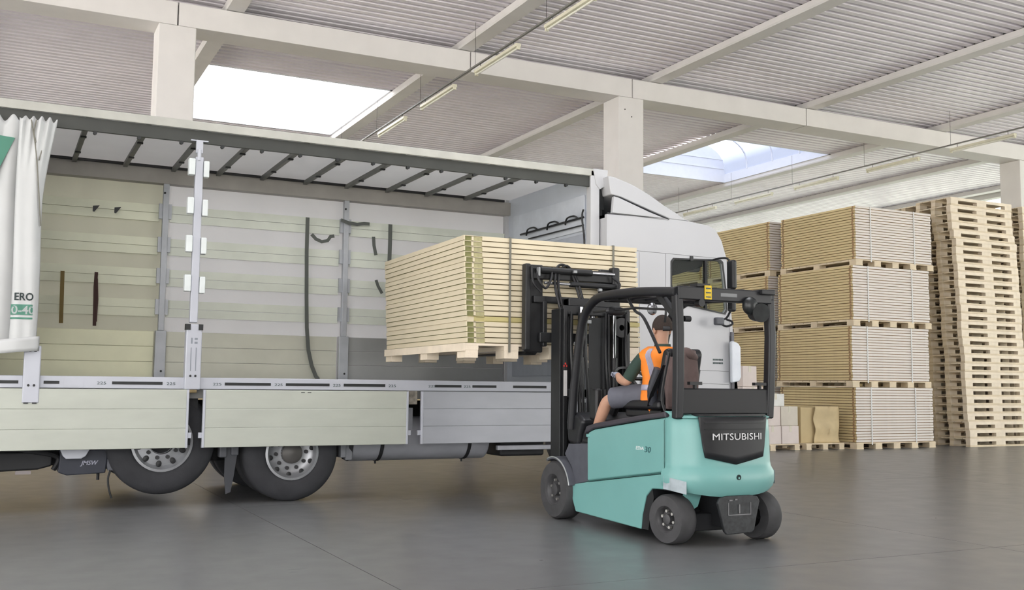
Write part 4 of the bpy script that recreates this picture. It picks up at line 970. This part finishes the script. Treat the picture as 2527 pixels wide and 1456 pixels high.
# mast: outer and inner channels, cylinders, hoses, chains
MM = M('mast_black', (34, 35, 37), .42, .2, .15, 10)
for sx in (-1, 1):
    c0 = -.40 if sx < 0 else .33
    fobj('mast_outer_rail', B().box(c0-.045, c0+.045, 1.88, 2.06, .12, 2.03).box(c0-sx*.0-.02, c0+.02, 1.84, 1.88, .12, 2.03), MM, bevel=.006)
    c1 = -.30 if sx < 0 else .235
    fobj('mast_inner_rail', B().box(c1-.03, c1+.03, 1.92, 2.06, .20, 2.14), MM, bevel=.006)
    fobj('lift_cylinder', B().cyl((c1+sx*-.075, 1.84, .2), (c1+sx*-.075, 1.84, 1.55), .034, n=16), MM, smooth=True)
    fobj('lift_rod', B().cyl((c1+sx*-.075, 1.84, 1.55), (c1+sx*-.075, 1.84, 2.05), .018, n=12), CHROME, smooth=True)
    fobj('tilt_cylinder', B().cyl((sx*.33, 1.3, .60), (sx*.33, 1.85, .66), .035, n=14), CHASS, smooth=True)
    fobj('lift_chain', B().box(c1+sx*-.13-.014, c1+sx*-.13+.014, 1.86, 1.872, .8, 2.06), M('chain_steel', (70, 72, 76), .4, .6))
for z in (.45, 1.15, 1.97): fobj('mast_crossbar', B().box(-.42, .36, 1.86, 1.92, z, z+.09), MM, bevel=.008)
fobj('mast_crossbar', B().box(-.33, .27, 1.90, 2.02, 2.06, 2.14), MM, bevel=.01)
fobj('center_cylinder', B().cyl((-.03, 1.95, .25), (-.03, 1.95, 1.45), .05, n=18), MM, smooth=True)
fobj('center_rod', B().cyl((-.03, 1.95, 1.45), (-.03, 1.95, 1.98), .028, n=12), CHROME, smooth=True)
fobj('mast_guard_mesh', B().box(-.12, .12, 1.87, 1.875, .75, 1.95), M('guard_dark_sheet', (38, 40, 42), .5, .2))
for k, x in enumerate((-.345, -.25, -.21, -.17, .06, .10, .16, .30)):
    z0 = .6+.03*k; y = 1.83+.012*(k % 3)
    fobj('hydraulic_hose', B().tube([(x, y, z0), (x+.01, y-.02, 1.1), (x-.008, y-.01, 1.6), (x, y, 2.0)], .011, 6), BLACK, smooth=True)
fobj('hose_loop', B().tube([(-.36, 1.98, 1.95), (-.40, 2.06, 2.25), (-.36, 2.12, 2.44), (-.28, 2.14, 2.50), (-.18, 2.14, 2.44), (-.12, 2.08, 2.2), (-.10, 2.0, 1.95)], .014, 8).tube([(-.32, 1.98, 1.95), (-.36, 2.06, 2.22), (-.32, 2.12, 2.42), (-.22, 2.14, 2.49), (-.12, 2.12, 2.36), (-.08, 2.04, 2.1), (-.07, 2.0, 1.9)], .014, 8), BLACK, smooth=True)
fobj('hose_loop', B().tube([(-.20, 1.80, 1.98), (-.26, 1.70, 1.9), (-.27, 1.68, 1.6), (-.22, 1.72, 1.2), (-.2, 1.76, .8)], .015, 8).tube([(-.26, 1.80, 1.98), (-.31, 1.70, 1.86), (-.31, 1.68, 1.5), (-.27, 1.72, 1.1), (-.25, 1.76, .8)], .013, 8), BLACK, smooth=True)
fobj('hose_pulley', B().lathe([(.09, -.02), (.10, -.02), (.08, 0), (.10, .02), (.09, .02), (.03, .02), (.03, -.02), (.09, -.02)], (-.33, 2.0, 1.98), 'x', 24), MM, smooth=True)
fobj('hose_pulley', B().lathe([(.09, -.02), (.10, -.02), (.08, 0), (.10, .02), (.09, .02), (.03, .02), (.03, -.02), (.09, -.02)], (.25, 1.86, 1.86), 'y', 24), MM, smooth=True)
for p in ((-.31, 1.80, 1.68), (-.31, 1.80, 1.32), (-.16, 1.80, 1.9), (-.22, 1.80, 1.12)):
    fobj('hose_clamp', B().box(p[0]-.02, p[0]+.02, p[1]-.015, p[1]+.01, p[2]-.015, p[2]+.02), M('clamp_grey', (150, 152, 154), .4, .4), bevel=.004)
fobj('warning_sticker', B().box(-.425, -.385, 1.838, 1.8395, 1.17, 1.42), M('sticker_white', (214, 212, 210), .5))
b = B()
for cx, cz in ((-.405, 1.485), (-.42, 1.462), (-.39, 1.462)): b.prism([(cx, cz+.014), (cx+.010, cz), (cx, cz-.014), (cx-.010, cz)], 'y', 1.8375, 1.8395)
fobj('red_emblem', b, RED)
# carriage, fork positioner and forks
CB = M('carriage_black', (38, 39, 41), .45, .2, .2, 12)
CR = fobj('fork_carriage', B().box(-.62, .36, 2.14, 2.20, 2.34, 2.46).box(-.60, .36, 2.14, 2.20, 2.10, 2.17).box(-.55, .33, 2.10, 2.14, 1.70, 1.80), CB, bevel=.01)
fobj('load_arm', B().box(-.69, -.47, 2.19, 2.235, 1.60, 2.49).box(-.70, -.64, 2.13, 2.22, 1.62, 2.49).box(-.50, -.45, 2.13, 2.22, 1.66, 2.12), CB, CR, bevel=.012)
fobj('load_arm', B().box(.20, .42, 2.19, 2.235, 1.60, 2.49).box(.32, .41, 2.12, 2.22, 1.62, 2.51), CB, CR, bevel=.02)
fobj('shift_cylinder', B().cyl((-.55, 2.11, 2.43), (.05, 2.11, 2.43), .034, n=16).cyl((-.2, 2.11, 2.30), (.35, 2.11, 2.30), .03, n=16), CB, CR, smooth=True)
for pa, pb, pr in (((.05, 2.11, 2.43), (.33, 2.11, 2.43), .017), ((-.5, 2.11, 2.30), (-.2, 2.11, 2.30), .015)): fobj('shift_rod', B().cyl(pa, pb, pr, n=12), CHROME, CR, smooth=True)
fobj('carriage_hose', B().tube([(-.58, 2.12, 2.44), (-.60, 2.06, 2.34), (-.52, 2.05, 2.24), (-.44, 2.08, 2.34), (-.42, 2.10, 2.46)], .013, 8).tube([(.30, 2.10, 2.40), (.36, 2.05, 2.32), (.30, 2.05, 2.24), (.22, 2.08, 2.22)], .013, 8).tube([(-.64, 2.12, 2.46), (-.63, 2.10, 2.3), (-.55, 2.08, 2.2)], .013, 8), BLACK, CR, smooth=True)
fobj('hose_fitting', B().box(-.595, -.575, 2.05, 2.10, 2.36, 2.45).box(.11, .15, 2.05, 2.09, 2.24, 2.27).box(-.19, -.15, 2.05, 2.09, 2.41, 2.44), M('clamp_grey', (0, 0, 0)), CR, bevel=.005)
for x0 in (-.655, .28):
    fobj('fork', B().prism([(2.24, 1.575), (3.35, 1.585), (3.37, 1.60), (2.28, 1.612), (2.24, 1.72), (2.20, 1.72), (2.20, 1.60)], 'x', x0, x0+.13), CB, CR, bevel=.004)

# ================================================================ DRIVER
def skin(name, chains, mat, parent, lvl=2):
    """chains: lists of (point, radius or (rx, ry)); chains after the first start at a shared point of an earlier one"""
    verts = []; edges_ = []; rad = []; key = {}
    for ch in chains:
        prev = None
        for p, r in ch:
            k = tuple(round(c, 4) for c in p)
            if k not in key: key[k] = len(verts); verts.append(Vector(p)+FO-WP[parent.name]); rad.append(r)
            if prev is not None: edges_.append((prev, key[k]))
            prev = key[k]
    me = bpy.data.meshes.new(name); me.from_pydata([tuple(v) for v in verts], edges_, [])
    o = bpy.data.objects.new(name, me); COL.objects.link(o); o.parent = parent; WP[o.name] = WP[parent.name].copy()
    md = o.modifiers.new('skin', 'SKIN'); md.use_smooth_shade = True
    for i, r in enumerate(rad):
        me.skin_vertices[0].data[i].radius = r if isinstance(r, tuple) else (r, r)
        me.skin_vertices[0].data[i].use_root = (i == 0)
    s2 = o.modifiers.new('sub', 'SUBSURF'); s2.levels = lvl; s2.render_levels = lvl
    me.materials.append(mat)
    return o
P = thing('person', 'driver in an orange vest and grey shorts seated on the forklift, seen from behind', 'person', L(-.09, .59, 1.15))
pel, ab, ch, nk0, nk1 = (-.10, .52, 1.22), (-.10, .50, 1.34), (-.11, .51, 1.48), (-.105, .54, 1.61), (-.095, .56, 1.655)
shL, elL, wrL = (-.30, .54, 1.545), (-.395, .68, 1.30), (-.33, .93, 1.375)
shR, elR, wrR = (.07, .54, 1.545), (.17, .70, 1.32), (.08, .97, 1.33)
hiL, knL, anL = (-.20, .58, 1.19), (-.41, .98, 1.14), (-.42, 1.20, .80)
hiR, knR, anR = (.0, .58, 1.19), (.12, 1.02, 1.15), (.12, 1.24, .82)
FO = FO+Vector((.01, .09, 0))
body = skin('body', [
    [(pel, (.13, .10)), (ab, (.12, .09)), (ch, (.13, .09)), (nk0, (.058, .058)), (nk1, (.052, .055)), ((-.085, .59, 1.715), (.066, .07)), ((-.08, .595, 1.785), (.076, .092)), ((-.08, .59, 1.855), (.062, .075)), ((-.08, .59, 1.885), (.03, .035))],
    [(ch, 0), (shL, (.055, .055)), ((-.36, .62, 1.41), (.048, .048)), (elL, (.040, .042)), ((-.38, .81, 1.325), (.040, .040)), (wrL, (.026, .028))],
    [(ch, 0), (shR, (.055, .055)), ((.13, .62, 1.42), (.048, .048)), (elR, (.040, .042)), ((.13, .84, 1.325), (.038, .038)), (wrR, (.026, .028))],
    [(pel, 0), (hiL, (.085, .085)), ((-.31, .79, 1.17), (.078, .08)), (knL, (.06, .062)), ((-.42, 1.05, 1.02), (.056, .058)), ((-.42, 1.13, .91), (.045, .048)), (anL, (.034, .036))],
    [(pel, 0), (hiR, (.085, .085)), ((.07, .80, 1.18), (.078, .08)), (knR, (.06, .062)), ((.12, 1.1, 1.03), (.056, .058)), ((.12, 1.18, .92), (.045, .048)), (anR, (.034, .036))],
], SKIN, P)
# face details (turned slightly left, away from the viewer)
hc = Vector((-.13, .605, 1.79))
fobj('ear', B().ball((-.162, .59, 1.77), .03, (.35, .7, 1.1)), SKIN, P, smooth=True)
fobj('ear', B().ball((.002, .59, 1.77), .03, (.35, .7, 1.1)), SKIN, P, smooth=True)
fobj('nose', B().tube([(-.08, .68, 1.795), (-.08, .705, 1.765), (-.08, .695, 1.753)], .012, 8), SKIN, P, smooth=True)
fobj('eye', B().ball((-.11, .675, 1.797), .012), WINK, P, smooth=True)
fobj('eye', B().ball((-.05, .675, 1.797), .012), WINK, P, smooth=True)
fobj('mouth', B().box(-.105, -.055, .675, .685, 1.727, 1.735), M('lip', (150, 90, 80), .5), P, bevel=.002)
fobj('hair', B().grid(lambda a, c: (lambda th, ph: (-.08+.084*math.sin(ph)*math.cos(th), .583+.100*math.sin(ph)*math.sin(th), 1.795+.112*math.cos(ph)))(R(-205+230*a), R(2+100*c)), 26, 14), HAIR, P, smooth=True, solid=.012)
# shirt, vest, shorts
fobj('shirt_sleeve', B().tube([(-.27, .53, 1.55), (-.325, .56, 1.50), (-.365, .62, 1.41), (-.39, .665, 1.335)], lambda t: .060-.006*t, 14), SHIRT, P, smooth=True)
fobj('shirt_sleeve', B().tube([(.03, .53, 1.56), (.09, .56, 1.51), (.135, .63, 1.42), (.16, .68, 1.35)], lambda t: .068-.008*t, 14), SHIRT, P, smooth=True)
fobj('shirt_collar', B().lathe([(.070, 0), (.072, .02), (.066, .045)], (-.105, .545, 1.60), 'z', 20), SHIRT, P, smooth=True, solid=.01)
def torso(z0, z1, ex, nm, mat, nz=16, a0=0, a1=360):
    secs = [(1.10, .165, .125, .50), (1.17, .165, .128, .51), (1.25, .158, .120, .505), (1.35, .155, .115, .50), (1.45, .172, .118, .51), (1.52, .188, .112, .52), (1.56, .182, .098, .53), (1.595, .14, .082, .535), (1.625, .08, .07, .54)]
    def S(z):
        for a, b_ in zip(secs, secs[1:]):
            if z <= b_[0]: t = (z-a[0])/(b_[0]-a[0]); return [a[i]+(b_[i]-a[i])*t for i in range(4)]
        return secs[-1]
    def fn(a, c):
        z = z0+(z1-z0)*c; s_ = S(z); th = R(a0+(a1-a0)*a)
        wr_ = 1+.012*math.sin(a*31+z*22)
        return (-.13+(s_[1]*1.12+ex)*math.cos(th)*wr_, s_[3]+(s_[2]+ex)*math.sin(th)*wr_, z)
    return fobj(nm, B().grid(fn, 44, nz), mat, P, smooth=True, solid=.004)
torso(1.09, 1.62, .024, 'vest', ORANGE)
torso(1.235, 1.285, .029, 'reflective_band', REFL, 3)
def vband(th0):
    pass
for tha, thb in ((206, 222), (318, 334)):
    torso(1.285, 1.60, .0285, 'reflective_band', REFL, 12, tha, thb)
fobj('vest_hem', B().grid(lambda a, c: (-.30+.03*math.sin(c*5)+.05*a, .42+.22*a, 1.14-.10*c+.02*math.sin(a*12)), 8, 6), ORANGE, P, smooth=True, solid=.005)
fobj('shorts', B().tube([(-.12, .50, 1.19), (-.20, .60, 1.19), (-.30, .78, 1.18), (-.385, .93, 1.16)], lambda t: .112-.016*t, 18), SHORTS, P, smooth=True)
fobj('shorts', B().tube([(-.08, .50, 1.19), (.0, .60, 1.19), (.07, .80, 1.18), (.115, .95, 1.165)], lambda t: .112-.016*t, 18), SHORTS, P, smooth=True)
fobj('shorts_emblem', B().box(-.397, -.385, .80, .84, 1.18, 1.215), WINK, P)
# hands with fingers on wheel
def hand(w, d, up, side, mat):
    w = Vector(w); d = Vector(d).normalized(); up = Vector(up).normalized(); sd = d.cross(up)*side
    chs = []
    palm = w+d*.055
    base = [[(tuple(w), .024), (tuple(w+d*.03), (.030, .022)), (tuple(palm), (.034, .020)), (tuple(w+d*.08), (.030, .017))]]
    o = skin('hand', base, mat, P, 1)
    for k, (off, ln) in enumerate(((-.027, .062), (-.009, .072), (.009, .068), (.027, .054))):
        p0 = w+d*.08+sd*off; p1 = p0+d*ln*.45+up*.002; p2 = p1+d*ln*.25-up*ln*.35; p3 = p2-d*ln*.15-up*ln*.3
        skin('finger', [[(tuple(p0-d*.015), .009), (tuple(p0), .009), (tuple(p1), .0085), (tuple(p2), .008), (tuple(p3), .007)]], mat, P, 1)
    q = w+d*.035-sd*.028
    skin('thumb', [[(tuple(w+d*.03-sd*.01), .011), (tuple(q), .011), (tuple(q+d*.02-sd*.018-up*.012), .010), (tuple(q+d*.045-sd*.015-up*.028), .008)]], mat, P, 1)
hand(wrL, (.3, .9, .12), (.2, -.1, 1), -1, GLOVE)
hand(wrR, (-.25, .95, .0), (0, 0, 1), 1, GLOVE)
for an, sx in ((anL, -1), (anR, 1)):
    a = Vector(an)
    fobj('shoe', B().ball((a.x, a.y+.07, a.z-.045), .055, (.85, 2.0, .75), 16).box(a.x-.045, a.x+.045, a.y-.035, a.y+.17, a.z-.082, a.z-.06), BLACK, P, smooth=True)
    fobj('sock', B().cyl((a.x, a.y, a.z-.04), (a.x, a.y-.02, a.z+.06), .042, .044, n=14), M('sock_grey', (90, 92, 96), .9), P, smooth=True)
FO = Vector((5.40, 6.95, 0))
# jacket over the seat back
jk = obj('jacket', B().grid(lambda a, c: (lambda th, z: (5.40-.185+(.125+.03*math.sin(c*2.5)+.012*math.sin(a*25+c*4))*math.cos(th), 6.95+.235+(.075+.018*math.sin(a*19))*math.sin(th), z))(R(150+240*a), 1.55-.44*c-.03*math.sin(a*7)), 40, 16), JACKET, smooth=True, solid=.012)
tag(jk, 'brown jacket hung over the back of the driver seat', 'jacket')
obj('hood', B().tube([(5.40-.27, 6.95+.22, 1.53), (5.40-.18, 6.95+.18, 1.56), (5.40-.06, 6.95+.2, 1.51)], lambda t: .03+.015*math.sin(t*math.pi), 10), JACKET, jk, smooth=True)
